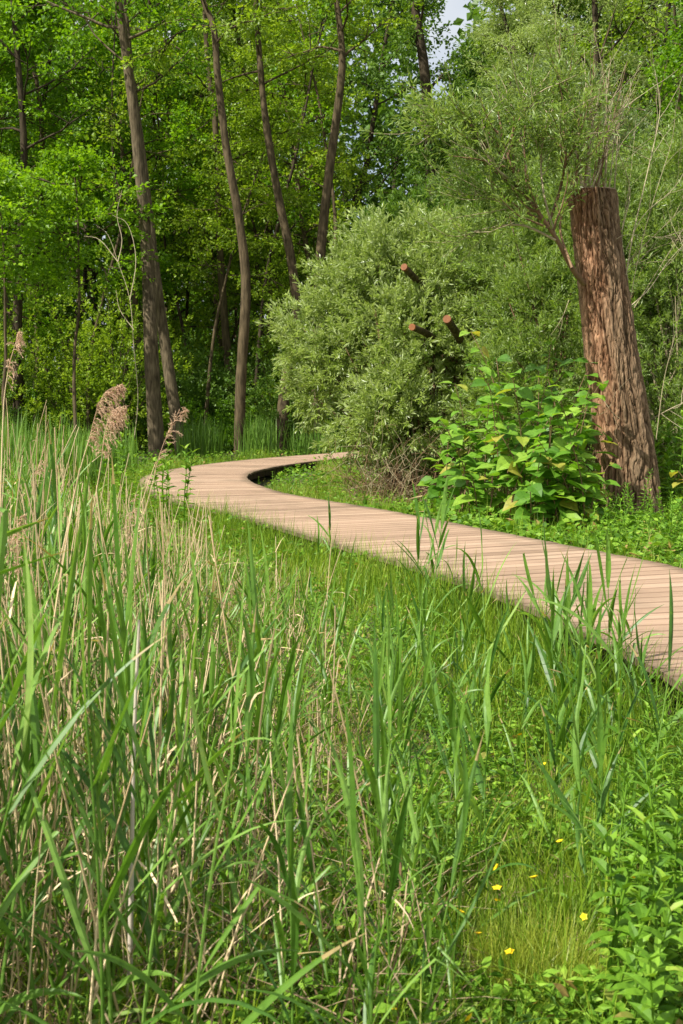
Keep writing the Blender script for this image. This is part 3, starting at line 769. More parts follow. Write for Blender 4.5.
# low side sprays on some trunks (bright young leaves), as saplings
def sapling(label, px, d, H, cb, RR, leaf, rad=.05, nl=14, nb=6, nt=6, nleaf=12, ll=.12, lw=.09, up=.25, flat=.25, bark='bark', name='young_tree', lean=0, **k):
    b = G(px, 412 + F * CAMZ / d)
    n = 8; pts = [np.zeros(3)]; dd = np.array([lean, 0, 1.0])
    for i in range(n):
        dd = nrm(dd + rs.normal(size=3) * [.08, .08, 0]); pts.append(pts[-1] + dd * H / n)
    geos = tree_geo(rs, pts[-1][2], cb, RR, nl, nb, nt, nleaf, ll, lw, up, .06, pts=np.array(pts), rad=rad, flat=flat, tl=.7, **k)
    return make_tree(name, label, (b[0], d, 0), geos, M[bark], M[leaf], 'trees of the wood behind the boardwalk')
sapling('young maple with bright layered leaves left of the tall slim tree', 78, 30, 8.6, 5.1, 1.9, 'bright', .06, 12, 6, 6, 13, .13, .10, .1, .12)
sapling('bushy bright green tree at the left edge over the reeds', 6, 29, 7.4, 4.5, 2.0, 'bright', .06, 12, 6, 6, 13, .13, .10, .1, .12)
sapling('deep green leafy tree filling the upper left corner', 45, 39, 17, 6.2, 3.6, 'maple', .16, 24, 7, 8, 16, .14, .11)
sapling('leafy maple whose crown spreads behind the tall slim tree', 150, 41, 17, 6.0, 3.4, 'maple', .15, 22, 7, 8, 16, .14, .11)
sapling('full green tree beyond the left corner of the wood', -35, 37, 16, 4.5, 3.6, 'maple', .16, 22, 7, 8, 15, .14, .11)
sapling('yellow green alder behind the kinked thin trunk', 262, 43, 18, 4.8, 3.6, 'alder', .13, 24, 7, 8, 15, .12, .09)
sapling('yellow green alder behind the upper part of the willow bush', 318, 42, 18, 5.0, 2.9, 'alder', .14, 24, 7, 8, 15, .12, .09)
sapling('slim yellow green alder between the slanting and kinked trunks', 205, 37, 12, 5.6, 2.3, 'alder', .07, 16, 6, 7, 13, .11, .085)
sapling('small alder with pale leaves standing between the bent trunk and the sky gap', 385, 36, 11, 4.6, 2.2, 'dark', .09, 16, 6, 7, 15, .11, .08)
sapling('bright green tree at the upper right corner behind the whips', 664, 28, 13, 3.6, 3.0, 'maple', .12, 20, 7, 8, 15, .12, .09)
sapling('tall grey green willow right of the gap of sky', 574, 33, 17, 4.5, 2.8, 'willow', .18, 24, 7, 9, 22, .13, .035, bark='barkdark', up=.6)
sapling('tall grey green willow with a fork above the pollard trunk', 580, 36, 18, 5, 3.4, 'willow', .2, 24, 7, 9, 22, .13, .035, bark='barkdark', up=.6)

# prototypes for the deeper wood
protos = []
for k, (leaf, H, cb, RR, ll, lw) in enumerate([('maple', 20, 3.6, 4.2, .17, .13), ('alder', 19, 3.4, 3.8, .15, .115), ('dark', 21, 3.2, 4.4, .17, .12), ('alder', 17, 2.8, 3.6, .15, .115), ('willow', 20, 3.6, 4.4, .17, .06)]):
    protos.append((leaf, tree_geo(rs, H, cb, RR, 26, 7, 8, 15, ll, lw, .35, .05, rad=.2, tl=.95)))
deep = [(-24, 44, 0), (-19, 47, 1), (-15.5, 44.5, 2), (-12.6, 49, 0), (-9.6, 46.5, 2), (-7.2, 51, 1), (-4.6, 48, 3), (-2.2, 52, 2), (-2.2, 48.5, 1), (-2.0, 54, 4), (11.8, 47, 2), (11.5, 43, 4), (14.6, 47, 2), (17.5, 42, 0), (21.5, 45, 1), (25, 41, 2),
        (-28, 55, 2), (-22, 57, 0), (-17, 58, 1), (-11.5, 59, 2), (-6, 61, 0), (-2, 60, 2), (13, 62, 2), (13.5, 57, 1), (19, 58, 0), (25, 56, 2), (31, 52, 1), (9.2, 38.5, 3), (16, 34, 0), (20, 33, 1)]
protoobj = {}
names = {'maple': 'broad crowned green tree', 'alder': 'yellow green tree', 'dark': 'dark green tree', 'willow': 'grey green tree'}
for i, (x, y, k) in enumerate(deep):
    leaf, geos = protos[k]; px = pxof(x, y)
    where = ('beyond the left edge' if px < 0 else 'behind the left trunks' if px < 130 else 'behind the tall slim tree' if px < 215 else 'behind the kinked thin trunk' if px < 290 else 'behind the bent trunk'
             if px < 400 else 'right of the gap of sky' if px < 560 else 'above the pollard trunk' if px < 650 else 'beyond the right edge')
    depth = 'less deep' if y < 50 else 'far back'
    lab = f'{names[leaf]} {where}, {depth}'
    s = random.uniform(.92, 1.12)
    if k not in protoobj:
        o = make_tree('forest_tree', lab, (x, y, 0), geos, M['barkdark'] if leaf != 'alder' else M['bark'], M[leaf], 'trees of the wood behind the boardwalk', random.uniform(0, 6), s)
        protoobj[k] = o
    else:
        o = dup(protoobj[k], (x, y, 0), random.uniform(0, 6), s, lab)
# thin bare poles of the understorey
pole = None
for i, (px, d) in enumerate([(8, 44), (62, 46), (78, 40), (100, 48), (122, 44), (136, 38), (172, 46), (198, 43), (213, 49), (256, 40), (268, 47), (300, 45), (330, 40), (362, 44), (28, 38), (52, 50), (90, 36), (190, 50), (240, 52), (545, 40), (500, 37), (150, 52), (683, 34)]):
    b = G(px, 412 + F * CAMZ / d)
    H = random.uniform(12, 17); pts = [np.zeros(3)]; dd = np.array([random.uniform(-.12, .12), 0, 1.0])
    for q in range(8):
        dd = nrm(dd + rs.normal(size=3) * [.07, .07, 0]); pts.append(pts[-1] + dd * H / 8)
    geos = tree_geo(rs, pts[-1][2], 7, 2.0, 7, 3, 5, 9, .13, .1, .4, .05, pts=np.array(pts), rad=random.uniform(.06, .12), tl=.8)
    wh = ('left of the tall slim tree' if px < 140 else 'between the slanting trunk and the kinked trunk' if px < 240 else 'between the kinked trunk and the willow bush' if px < 310 else 'behind the willow bush' if px < 480 else 'behind the grey willows on the right')
    make_tree('thin_tree', f"thin {'dark' if i % 2 else 'brown'} understorey trunk {wh}, {'deeper in the wood' if d > 43 else 'near the wood edge'}", (b[0], d, 0), geos, M['barkdark'] if i % 2 else M['bark'], M['alder' if i % 3 else 'maple'], 'thin understorey trees')

# far wood that closes the view
def far_wood():
    g = Geo(); n = 95000
    x = R.uniform(-60, 60, n); y = R.uniform(66, 80, n)
    top = 30 + 3 * np.sin(x * .35) + 2 * np.sin(x * 1.1)
    gap = np.exp(-((x - y * .0885) / 1.7) ** 4)
    top = top * (1 - .42 * gap)
    z = R.random(n) * top
    keep = np.ones(n, bool)
    P = np.stack([x, y, z], -1)[keep]
    cl = .5 * (np.sin(P[:, 0] * 1.3) * np.sin(P[:, 2] * 1.1 + P[:, 0]) + 1)
    leaves(g, P + R.normal(size=P.shape) * .4, rdir(len(P)), rdir(len(P), .8), R.uniform(.5, .9, len(P)), R.uniform(.35, .6, len(P)), QUAD, np.clip(cl * .6 + R.random(len(P)) * .4, 0, 1))
    for k in range(70):
        xx = R.uniform(-55, 55); yy = R.uniform(64, 70)
        if abs(xx - 6.2) < 1.5: continue
        tube(g, wiggle([xx, yy, 0], [0, 0, 1], R.uniform(12, 18), 6, .05), np.linspace(.22, .08, 7), 6, mi=1)
    me = g.mesh('far_wood', [M['dark'], M['barkdark']])
    o = obj('far_wood', me, None); o['kind'] = 'stuff'; tag(o, 'dense dark green wood far behind the trees', 'wood')
far_wood()

# understorey shrubs along the wood floor
def shrub_geo(rs, H, Wd, n, ll, lw, tmpl=QUAD):
    g = Geo(); P = rdir(n) * (rs.random(n) ** .4)[:, None] * [Wd, Wd, H * .55] + [0, 0, H * .5]
    P *= (1 + .2 * np.sin(P[:, 0:1] * 4 + P[:, 2:3] * 5))
    P = P[P[:, 2] > .05]
    D = nrm(P - [0, 0, H * .2] + rdir(len(P)) * .6)
    spray(g, P, D, .35, 16, ll, lw, tmpl, jit=.03, nup=.9)
    s = Geo()
    for k in range(12):
        tip = P[rs.integers(len(P))]
        tube(s, spline([[rs.normal() * .1, rs.normal() * .1, -.03], tip * [.4, .4, .6], tip], 5), np.linspace(.02, .005, 11), 4)
    return g, s
sh_protos = []
for k, (leaf, H, Wd, n) in enumerate([('dark', 3.0, 1.8, 480), ('maple', 1.5, 1.4, 380), ('alder', 4.4, 1.6, 560)]):
    g, s = shrub_geo(rs, H, Wd, n, .10, .06)
    root = thing('undergrowth_shrub', 'x', 'shrub', (0, 0, 0), group='shrubs on the wood floor')
    obj('foliage', g, M[leaf], root); obj('stem', s, M['bark'], root, smooth=True); sh_protos.append(root)
spots = []
for i in range(80):
    y = 36.5 + (i % 8) * 2.7 + R.uniform(-1, 1); x = R.uniform(-.36, .12 if y < 40 else .36) * y
    if path_dist(np.array([x]), np.array([y]))[0] < 2.6: continue
    spots.append((x, y, R.integers(3)))
used = set()
for i, (x, y, k) in enumerate(spots):
    px = pxof(x, y)
    wh = ('below the left trunks' if px < 130 else 'below the tall slim tree' if px < 210 else 'beside the kinked thin trunk' if px < 262 else 'beside the willow bush' if px < 330 else 'behind the willow bush' if px < 480 else 'far behind the pollard trunk')
    lab = f"{['dark green', 'bright green', 'yellow green'][k]} shrub on the wood floor {wh}, {'near the sedges' if y < 38 else 'deep in the shade' if y < 46 else 'at the back'}"
    sc = R.uniform(.75, 1.25)
    if k not in used:
        o = sh_protos[k]; used.add(k); o.location = (x, y, 0); o['label'] = lab; o.scale = (sc,) * 3
    else: dup(sh_protos[k], (x, y, 0), R.uniform(0, 6), sc, lab)

# pale dead sapling by the tall tree
g = Geo(); b = G(128, 462); b = np.array([(128 - 341.5) / F * 29.5, 29.5, 0])
for tp in ([(132, 455), (138, 400), (134, 350), (130, 300), (118, 262), (108, 235), (96, 225)], [(130, 300), (136, 260), (128, 225), (112, 215)], [(118, 262), (122, 240), (117, 215), (122, 190)], [(134, 330), (120, 310), (116, 290)], [(118, 262), (100, 240), (84, 236)]):
    tube(g, spline([W(x, y, 29.5 + q * .1) - b for q, (x, y) in enumerate(tp)], 4), np.linspace(.013, .004, (len(tp) - 1) * 4 + 1), 5)
tag(obj('bare_sapling', g, M['palebr'], loc=tuple(b), smooth=True), 'pale leafless sapling curving up beside the tall slim tree', 'sapling')

# ------------------------------------------------------------------ sedge tufts and tall leaves behind the bend
def tuft_mesh(n, H, w, sp, mat, curve=.5, name='foliage'):
    g = Geo(); a = R.uniform(0, 2 * PI, n); r = sp * np.sqrt(R.random(n))
    P = np.stack([r * np.cos(a), r * np.sin(a), np.zeros(n)], -1)
    blades(g, P, H * R.uniform(.6, 1.15, n), R.uniform(0, .22, n), R.uniform(0, 2 * PI, n), w * R.uniform(.7, 1.2, n), R.uniform(.05, curve, n), seg=4)
    return g.mesh(name, mat)
sed = [tuft_mesh(46, 1.25, .035, .35, M['iris'], .5) for k in range(3)]
i = 0
for (xa, xb, ya, yb, n, lab) in [(186, 272, 30.3, 33.5, 24, 'upright sedge tuft behind the far bend, {} of the thin brown trunk'), (296, 345, 31.8, 34, 6, 'upright sedge tuft left of the willow bush behind the boardwalk{}'), (-30, 95, 17, 26, 40, 'tall sedge tuft on the left between the reed plumes and the wood{}'),
                                 (95, 140, 22, 27, 8, 'tall sedge tuft at the foot of the tall slim tree{}')]:
    for k in range(n):
        y = R.uniform(ya, yb); px = R.uniform(xa, xb); x = (px - 341.5) / F * y
        if path_dist(np.array([x]), np.array([y]))[0] < 1.2: continue
        o = obj('sedge_tuft', sed[i % 3], None, loc=(x, y, gz(x, y) - .02)); o.rotation_euler = (0, 0, R.uniform(0, 6)); s = R.uniform(.75, 1.15); o.scale = (s, s, s); i += 1
        tag(o, lab.format('left' if px < 240 else 'right') if 'bend' in lab else lab.format(''), 'sedge', 'sedge tufts along the edge of the wood')

# ------------------------------------------------------------------ meadow grass (uncountable)
def scatter(n, x0, x1, y0, y1, fn, ypow=1.0):
    y = y0 + (y1 - y0) * R.random(n) ** ypow; x = R.uniform(x0, x1, n) * (y if ypow != 1 else 1)
    d = path_dist(x, y); k = (d > WID / 2 + .03) & fn(x, y)
    bare = (y > 17.5) & (y < 29) & (d < WID / 2 + .45); bare[bare] = side_of(x[bare], y[bare]) > 0; k &= ~bare
    return x[k], y[k]
def reed_edge(y):
    return np.interp(y, [1, 2.5, 5, 8, 11, 15, 20], [.18, .06, -.05, -.55, -1.7, -3.6, -5])

gg = Geo()
def add_grass(x, y, h, w, curve=1.2, lean=.35, vv=None, seg=3):
    n = len(x); P = np.stack([x, y, gzv(x, y) - .01], -1)
    blades(gg, P, h * R.uniform(.5, 1.25, n), np.abs(R.normal(size=n)) * lean, R.uniform(0, 2 * PI, n), w * R.uniform(.7, 1.3, n), R.uniform(.1, curve, n), vv, seg=seg)
infr = lambda x, y: np.abs(x) < .52 * y + .9
# near sward: tufts of leaning blades, patchy in height and tone
def pn(x, y):
    return .5 + .5 * np.sin(x * 3.1 + 1.3 * np.sin(y * 2.2)) * np.sin(y * 2.6 + x)
nt_ = 6000
ty_ = 1.9 + 7.6 * R.random(nt_) ** 1.35; tx_ = R.uniform(-.50, .50, nt_) * ty_
k = (tx_ > reed_edge(ty_) - .05) | (R.random(nt_) < .55); tx_, ty_ = tx_[k], ty_[k]
cnt = R.integers(8, 34, len(tx_)); hh_ = R.choice([.07, .11, .16, .26], len(tx_), p=[.3, .35, .25, .1]) * R.uniform(.7, 1.3, len(tx_)) * (.55 + .7 * pn(tx_, ty_)); vv_ = R.beta(2, 2, len(tx_)); ww_ = R.choice([.0026, .0036, .005, .008], len(tx_), p=[.35, .35, .2, .1])
ii = np.repeat(np.arange(len(tx_)), cnt); m_ = len(ii); aa = R.uniform(0, 2 * PI, m_); rr_ = R.random(m_) * .045
x = tx_[ii] + np.cos(aa) * rr_; y = ty_[ii] + np.sin(aa) * rr_
k = path_dist(x, y) > WID / 2 + .04; x, y, aa, ii = x[k], y[k], aa[k], ii[k]; m_ = len(ii)
blades(gg, np.stack([x, y, gzv(x, y) - .01], -1), hh_[ii] * R.uniform(.5, 1.2, m_), np.abs(R.normal(size=m_)) * .35 + .08, aa + R.normal(size=m_) * .5, ww_[ii] * R.uniform(.7, 1.3, m_), R.uniform(.2, 1.9, m_),
       np.clip(vv_[ii] * .7 + R.random(m_) * .36 - .03, 0, 1), seg=4)
x, y = scatter(84000, -.52, .50, 2.0, 9.5, lambda x, y: infr(x, y), 1.3)
k = (x > reed_edge(y)) | (R.random(len(x)) < .4)
x, y = x[k], y[k]
patch = pn(x, y); k = R.random(len(x)) < .35 + .65 * patch; x, y, patch = x[k], y[k], patch[k]
add_grass(x, y, .06 + .07 * patch, .0034, 1.8, .55, np.clip(R.random(len(x)) * .8 + patch * .25, 0, 1))
# long green grass between the reed stems
n = 5600; y = 1.7 + 8 * R.random(n) ** 1.2; x = reed_edge(y) + .15 - R.random(n) * (.5 * y + .6)
k = path_dist(x, y) > 1.2; x, y = x[k], y[k]
add_grass(x, y, .34 + 0 * x, .006, 1.6, .35, R.random(len(x)) * .85, 5)
x, y = scatter(118000, -.50, .46, 8.2, 21, lambda x, y: infr(x, y), 1.4)
add_grass(x, y, .22, .008, 1.3, .4)
x, y = scatter(54000, -.48, .44, 20, 36, lambda x, y: infr(x, y), 1.0)
add_grass(x, y, .26, .018, 1.0, .4)
# taller fringe along the deck edge
s = R.uniform(ARC[-1] * .42, ARC[-1] - 3, 38000); off = (WID / 2 + .02 + np.abs(R.normal(size=len(s))) * .32)
sgn = np.where(R.random(len(s)) < .8, -1, 1)
Q = np.array([np.concatenate(path_at(q)) for q in np.linspace(0, ARC[-1], 600)]); si = (s / ARC[-1] * 599).astype(int)
x = Q[si, 0] + Q[si, 4] * off * sgn; y = Q[si, 1] + Q[si, 5] * off * sgn
kk = (y > 2.5) & ~((y > 17) & (sgn > 0))
add_grass(x[kk], y[kk], R.choice([.2, .3, .46], kk.sum()), .006, 1.1, .32, R.random(kk.sum()) * .75)
me = gg.mesh('meadow_grass', M['grass'])
o = obj('grass', me, None); o['kind'] = 'stuff'; tag(o, 'bright green meadow grass between the reeds and the boardwalk', 'grass')

# low broad leaves in the sward
fg = Geo()
def add_forbs(n, x0, x1, y0, y1, h, ll, lw, fn=lambda x, y: np.ones(len(x), bool), tm=QUAD, pw=1.3):
    x, y = scatter(n, x0, x1, y0, y1, lambda x, y: infr(x, y) & fn(x, y), pw)
    cl = np.sin(x * 4.1 + y) * np.sin(y * 3.3 - x * 2) > -.25
    x, y = x[cl], y[cl]; m = len(x)
    P = np.stack([x, y, gzv(x, y) + R.random(m) ** .7 * h], -1)
    leaves(fg, P, rdir(m, .1, .4), rdir(m, 1.2, .6), ll * R.uniform(.6, 1.3, m), lw * R.uniform(.6, 1.3, m), tm)
add_forbs(40000, -.1, .52, 2.0, 9, .14, .026, .015)
add_forbs(16000, -.1, .52, 2.2, 8, .15, .042, .02, tm=LANCE)
add_forbs(36000, -.48, .44, 8.5, 22, .30, .055, .034)
add_forbs(28000, -.46, .44, 20, 34, .35, .09, .06)
add_forbs(12000, -.38, .1, 1.8, 8, .25, .035, .02)
# leafy bank on the far side of the walk
s = R.uniform(ARC[-1] * .35, ARC[-1] - 4, 36000); off = WID / 2 + .06 + R.random(len(s)) ** 1.3 * 2.6
si = (s / ARC[-1] * 599).astype(int)
x = Q[si, 0] + Q[si, 4] * off; y = Q[si, 1] + Q[si, 5] * off
kk = (side_of(x, y) > 0) & (path_dist(x, y) > WID / 2 + .05) & (y < 14.5); x, y = x[kk], y[kk]; m = len(x)
hh = .22 + .12 * np.sin(x * 3 + y * 2)
P = np.stack([x, y, R.random(m) ** .6 * hh], -1)
leaves(fg, P, rdir(m, .1, .4), rdir(m, 1.3, .6), R.uniform(.05, .11, m), R.uniform(.035, .075, m), LANCE)
o = obj('ground_cover', fg, M['forb']); o['kind'] = 'stuff'; tag(o, 'low leafy ground cover in the grass and on the bank by the boardwalk', 'ground cover')

# dry litter in the reed bed
lg = Geo(); n = 9000
y = 1.9 + 9 * R.random(n) ** 1.2; x = reed_edge(y) + .10 - R.random(n) ** 1.2 * (.42 * y + .4)
P = np.stack([x, y, gzv(x, y) + R.random(n) ** 2 * .25], -1)
blades(lg, P, R.uniform(.10, .38, n), R.uniform(.4, 1.6, n), R.uniform(0, 6.28, n), R.uniform(.002, .006, n), R.uniform(-.4, .8, n), seg=3)
n = 5000; y = 2.3 + 8 * R.random(n) ** 1.4; x = R.uniform(-.1, .33, n) * y
P = np.stack([x, y, gzv(x, y) + R.random(n) * .06], -1); kk = path_dist(x, y) > 1
blades(lg, P[kk], R.uniform(.05, .16, kk.sum()), R.uniform(1.0, 1.5, kk.sum()), R.uniform(0, 6.28, kk.sum()), .0028, R.uniform(-.4, .8, kk.sum()), seg=3)
o = obj('dry_litter', lg, M['litter']); o['kind'] = 'stuff'; tag(o, 'dry tan reed litter lying between the green stems', 'litter')

# ------------------------------------------------------------------ reeds
def reed_leaf(geo, p, L, lean, az, w, curve, v, seg=9):
    """one arching blade with a midrib fold, widest a third of the way up, dry tip on some"""
    hd = np.array([math.cos(az), math.sin(az), 0.0]); sd = np.array([-math.sin(az), math.cos(az), 0.0]); up0 = np.array([0, 0, 1.0])
    tw = R.normal() * .6; pos = np.array(p, float); rows = []; sway = R.normal() * .25; kink = R.uniform(.45, .8) if R.random() < .18 else 9
    for i in range(seg + 1):
        t = i / seg
        ang = lean + curve * t * t + (1.3 if t > kink else 0)
        d = nrm(hd * math.sin(ang) + up0 * math.cos(ang) + sd * sway * t)
        up = -hd * math.cos(ang) + up0 * math.sin(ang)
        s2 = sd * math.cos(tw * t) + up * math.sin(tw * t); nn = np.cross(s2, d)
        h = w / 2 * max(.02, min(1.0, .45 + 2.2 * t) * (1 - t ** 2.4)) * (1 + .05 * math.sin(9 * t + az))
        rows.append([pos - s2 * h + nn * h * .35, pos, pos + s2 * h + nn * h * .35])
        pos = pos + d * L / seg
    V = np.array(rows).reshape(-1, 3); f = []; vals = []
    tip = R.uniform(.72, .9) if R.random() < .4 else 2
    for i in range(seg):
        a = 3 * i
        f += [[a, a + 1, a + 4, a + 3], [a + 1, a + 2, a + 5, a + 4]]
        q = 1.3 if i / seg >= tip else v + .05 * (i % 2)
        vals += [q, q - .04 if q < 1 else q]
    geo.add(V, f, np.array(vals))
def reed_proto(H, nl, bend, wk=.0155):
    """(stem mesh, [leaf meshes])"""
    n = 7; az = R.uniform(0, 6.28); pts = [np.zeros(3)]
    for i in range(n):
        a = bend * (i / n) ** 1.5
        pts.append(pts[-1] + np.array([math.sin(a) * math.cos(az), math.sin(a) * math.sin(az), math.cos(a)]) * H * .78 / n)
    pts = np.array(pts); g = Geo(); tube(g, pts, np.linspace(.0042, .0022, n + 1), 5, .5)
    sm = g.mesh('stem', M['reed'], True); lv = []
    plane = R.uniform(0, PI)
    for i in range(nl):
        t = .18 + .82 * (i / (nl - 1)) ** .9; q = t * n; k = min(int(q), n - 1); p = pts[k] + (pts[k + 1] - pts[k]) * (q - k)
        L = H * R.uniform(.30, .46) * (1 - .25 * abs(t - .6)); a2 = plane + (PI if i % 2 else 0) + R.normal() * .45
        lean = .14 + .65 * (1 - t) + abs(R.normal()) * .16; cv = R.uniform(.0, 1.5) * (1.25 - t) + (1.1 if R.random() < .16 else 0)
        if i == nl - 1: lean, cv = .04, .08
        g = Geo(); reed_leaf(g, p, L, lean, a2, H * wk * R.uniform(.6, 1.25) + .003, cv, R.random() * .72)
        lv.append(g.mesh('leaf', M['reed']))
    return sm, lv
RP = [reed_proto(R.uniform(.9, 1.1), int(R.integers(5, 9)), R.uniform(.05, .35)) for k in range(22)]
RP += [reed_proto(R.uniform(.9, 1.1), int(R.integers(6, 9)), R.uniform(.05, .4), .023) for k in range(8)]

cand = []
n = 760
yy = 1.75 + 10.0 * R.random(n) ** 1.25; xx = reed_edge(yy) + .12 - R.random(n) ** .9 * (.48 * yy + .8 + reed_edge(yy))
for x, y in zip(xx, yy): cand.append((x, y))
# scattered shoots in the sward and against the deck edge
for k in range(46):
    y = R.uniform(2.3, 7); cand.append((R.uniform(.02, .12) * y, y))
for k in range(42):
    y = R.uniform(2.6, 5.4); cand.append(((R.uniform(430, 630) - 341.5) / F * y, y))
for px, d in [(318, 8.6), (335, 9.2), (322, 8.8), (425, 7.4), (418, 7.1), (486, 6.4), (571, 5.6), (563, 5.9), (528, 6.4), (548, 6.1), (612, 5.5), (640, 5.2), (632, 4.9), (655, 4.4), (600, 4.6), (590, 4.2), (622, 4.0), (580, 3.8), (610, 3.6), (640, 3.9), (566, 4.4), (555, 3.6), (505, 4.4), (455, 4.6), (440, 5.2),
              (400, 4.9), (470, 3.5), (460, 3.0), (415, 3.1), (385, 2.9), (440, 2.7), (548, 4.9), (520, 5.2), (600, 5.2), (575, 4.9), (644, 4.6), (660, 3.6), (630, 3.3), (560, 5.2), (585, 5.0), (650, 3.0)]:
    cand.append(((px - 341.5) / F * d, d))
cand = np.array(cand)
ok = (path_dist(cand[:, 0], cand[:, 1]) > WID / 2 + .02) & (np.hypot(cand[:, 0], cand[:, 1]) > 1.5) & (pxof(0, 1) is not None)
ok &= (cand[:, 0] < reed_edge(cand[:, 1]) + .2) | (R.random(len(cand)) < .68)
ok &= (np.abs(cand[:, 0]) < .55 * cand[:, 1] + .9)
cand = cand[ok]
dens = 1 - .75 * np.clip((cand[:, 1] - 2.5) / 9, 0, 1) * 0
order = np.argsort(cand[:, 1]); cand = cand[order]
# 300 nearest as objects, thinned evenly so the rest become the mass
def hscale(x, y):
    px = pxof(x, y)
    h = np.interp(px, [-50, 60, 200, 340, 450, 683], [1.22, 1.12, .96, .80, .66, .62])
    h *= R.uniform(.7, 1.12)
    yt = np.interp(px, [-50, 0, 60, 110, 200, 340, 450, 683], [425, 445, 478, 520, 545, 575, 590, 590])
    if px < 545 and y > 3: h = min(h, max(.3, (1.4 - (yt - 412) * y / 1100)) * R.uniform(.8, 1.08))
    return h
fixed = 46 + 41
objs, mass = [], []
pick = np.zeros(len(cand), bool)
inside = np.array([abs(x) < .33 * y + .12 for x, y in cand])
ids = np.where(inside)[0]
near = ids[:] 
prob = np.interp(cand[near, 1], [1.5, 5, 8, 12], [1, .8, .3, .08]) * np.where(cand[near, 0] > reed_edge(cand[near, 1]) + .13, 2.2, 1)
w = -np.log(R.random(len(near))) / prob
sel = near[np.argsort(w)[:298]]; pick[sel] = True
mg = Geo()
for q, (x, y) in enumerate(cand):
    k = int(R.integers(22)) if x < reed_edge(y) + .13 else 22 + int(R.integers(8)); s = hscale(x, y) if not (x > reed_edge(y) + .2 and pxof(x, y) > 300 and path_dist(np.array([x]), np.array([y]))[0] < 1.7) else R.uniform(.55, .92); rz = R.uniform(0, 6.28); tx, ty = R.normal() * .08, R.normal() * .11 + .03
    if pick[q]:
        px = pxof(x, y)
        wh = ('at the left edge' if px < 90 else 'left in the bed' if px < 200 else 'mid bed' if px < 300 else 'at the right rim' if px < 400 else 'alone in the low grass' if px < 545 else 'against the boardwalk edge')
        dp = 'close to the viewer' if y < 3 else 'some way in' if y < 5.5 else 'towards the bend'
        lab = f"{'tall' if s > 1.0 else 'short' if s < .7 else 'medium'} green reed leaning {'left' if ty < 0 else 'right'} {wh}, {dp}"
        r = thing('green_reed', lab, 'reed', (x, y, gz(x, y) - .01), rz, 'green reeds of the reed bed')
        r.rotation_euler = (tx, ty, rz); r.scale = (s, s, s)
        sm, lv = RP[k]
        obj('stem', sm, None, r)
        for l in lv: obj('leaf', l, None, r)
    else:
        mass.append((x, y, k, s, rz, tx, ty))
def mesh_arrays(me):
    v = np.zeros(len(me.vertices) * 3, np.float32); me.vertices.foreach_get('co', v)
    return v.reshape(-1, 3), [tuple(p.vertices) for p in me.polygons], np.array([d.value for d in me.attributes['v'].data], np.float32)
cache = {}
for x, y, k, s, rz, tx, ty in mass:
    if k not in cache: cache[k] = [mesh_arrays(m_) for m_ in [RP[k][0]] + RP[k][1]]
    from mathutils import Euler
    Rm = np.array(Euler((tx, ty, rz)).to_matrix())
    for v, fs, a in cache[k]:
        v2 = (v @ Rm.T) * s + [x, y, gz(x, y) - .01]
        q4 = np.array([f for f in fs if len(f) == 4]); t3 = [f for f in fs if len(f) == 3]
        off = R.normal() * .12
        mg.add(v2, q4, np.where(a[:len(q4)] > 1, 1.3, np.clip(a[:len(q4)] + off, 0, .75)))
        if t3:
            t3 = np.array(t3); mg.f.append((t3 + mg.n - len(v2)).astype(np.int32)); mg.a.append(np.full(len(t3), np.clip(a[0] + off, 0, 1), np.float32)); mg.mi.append(np.zeros(len(t3), np.int32))
o = obj('reed_bed', mg, M['reed']); o['kind'] = 'stuff'; tag(o, 'dense green reed bed filling the left foreground', 'reeds')

# ------------------------------------------------------------------ dry stalks and plumes
def stalk_mesh(H, bend, r, node=True):
    n = 12; az = R.uniform(0, 6.28); pts = [np.zeros(3)]
    for i in range(n):
        a = bend * (i / n)
        pts.append(pts[-1] + np.array([math.sin(a) * math.cos(az), math.sin(a) * math.sin(az), math.cos(a)]) * H / n)
    pts = np.array(pts); g = Geo(); rr = np.linspace(r, r * .6, n + 1); 
    tube(g, pts, rr, 5, .3)
    for i in range(2, n, 2):
        tube(g, [pts[i] - [0, 0, .006], pts[i], pts[i] + [0, 0, .006]], [rr[i], rr[i] * 1.5, rr[i]], 5, .0)
    for k in range(R.integers(0, 3)):
        i = R.integers(3, n)
        blades(g, pts[i][None], R.uniform(.08, .25), R.uniform(.3, 1.6), R.uniform(0, 6.28), R.uniform(.004, .009), R.uniform(.3, 1.6), np.array([.5]), seg=4)
    return g.mesh('dry_stalk', M['dead'], False), pts
SMq = [stalk_mesh(R.uniform(.75, 1.35), R.uniform(.0, .35), R.uniform(.0022, .0038)) for k in range(16)]
SM = [q[0] for q in SMq]; SMH = [q[1][-1][2] for q in SMq]
dg = Geo()
for q in range(1250):
    y = 1.95 + 6.5 * R.random() ** 1.1; x = -(.45 * y + .2) + R.random() ** 1.75 * (reed_edge(y) + .45 * y + .2)
    H_ = R.uniform(.3, .95) * (1.0 if x < -.15 * y else .75); dd_ = np.array([R.normal() * .16, R.normal() * .12, 1])
    if path_dist(np.array([x]), np.array([y]))[0] < 1.1 or (pxof(x, y) > 200 and R.random() < .66): continue
    H_ = min(H_, max(.2, 1.4 - 70 * y / 1100))
    tube(dg, wiggle([x, y, gz(x, y) - .01], dd_, H_, 4, .04), np.linspace(.0024, .0012, 5) * R.uniform(.7, 1.5), 4, R.random())
    if q % 3 == 0: blades(dg, np.array([[x, y, R.uniform(.1, .5)]]), R.uniform(.1, .3), R.uniform(.3, 1.8), R.uniform(0, 6.28), R.uniform(.004, .008), R.uniform(.2, 1.8), seg=4)
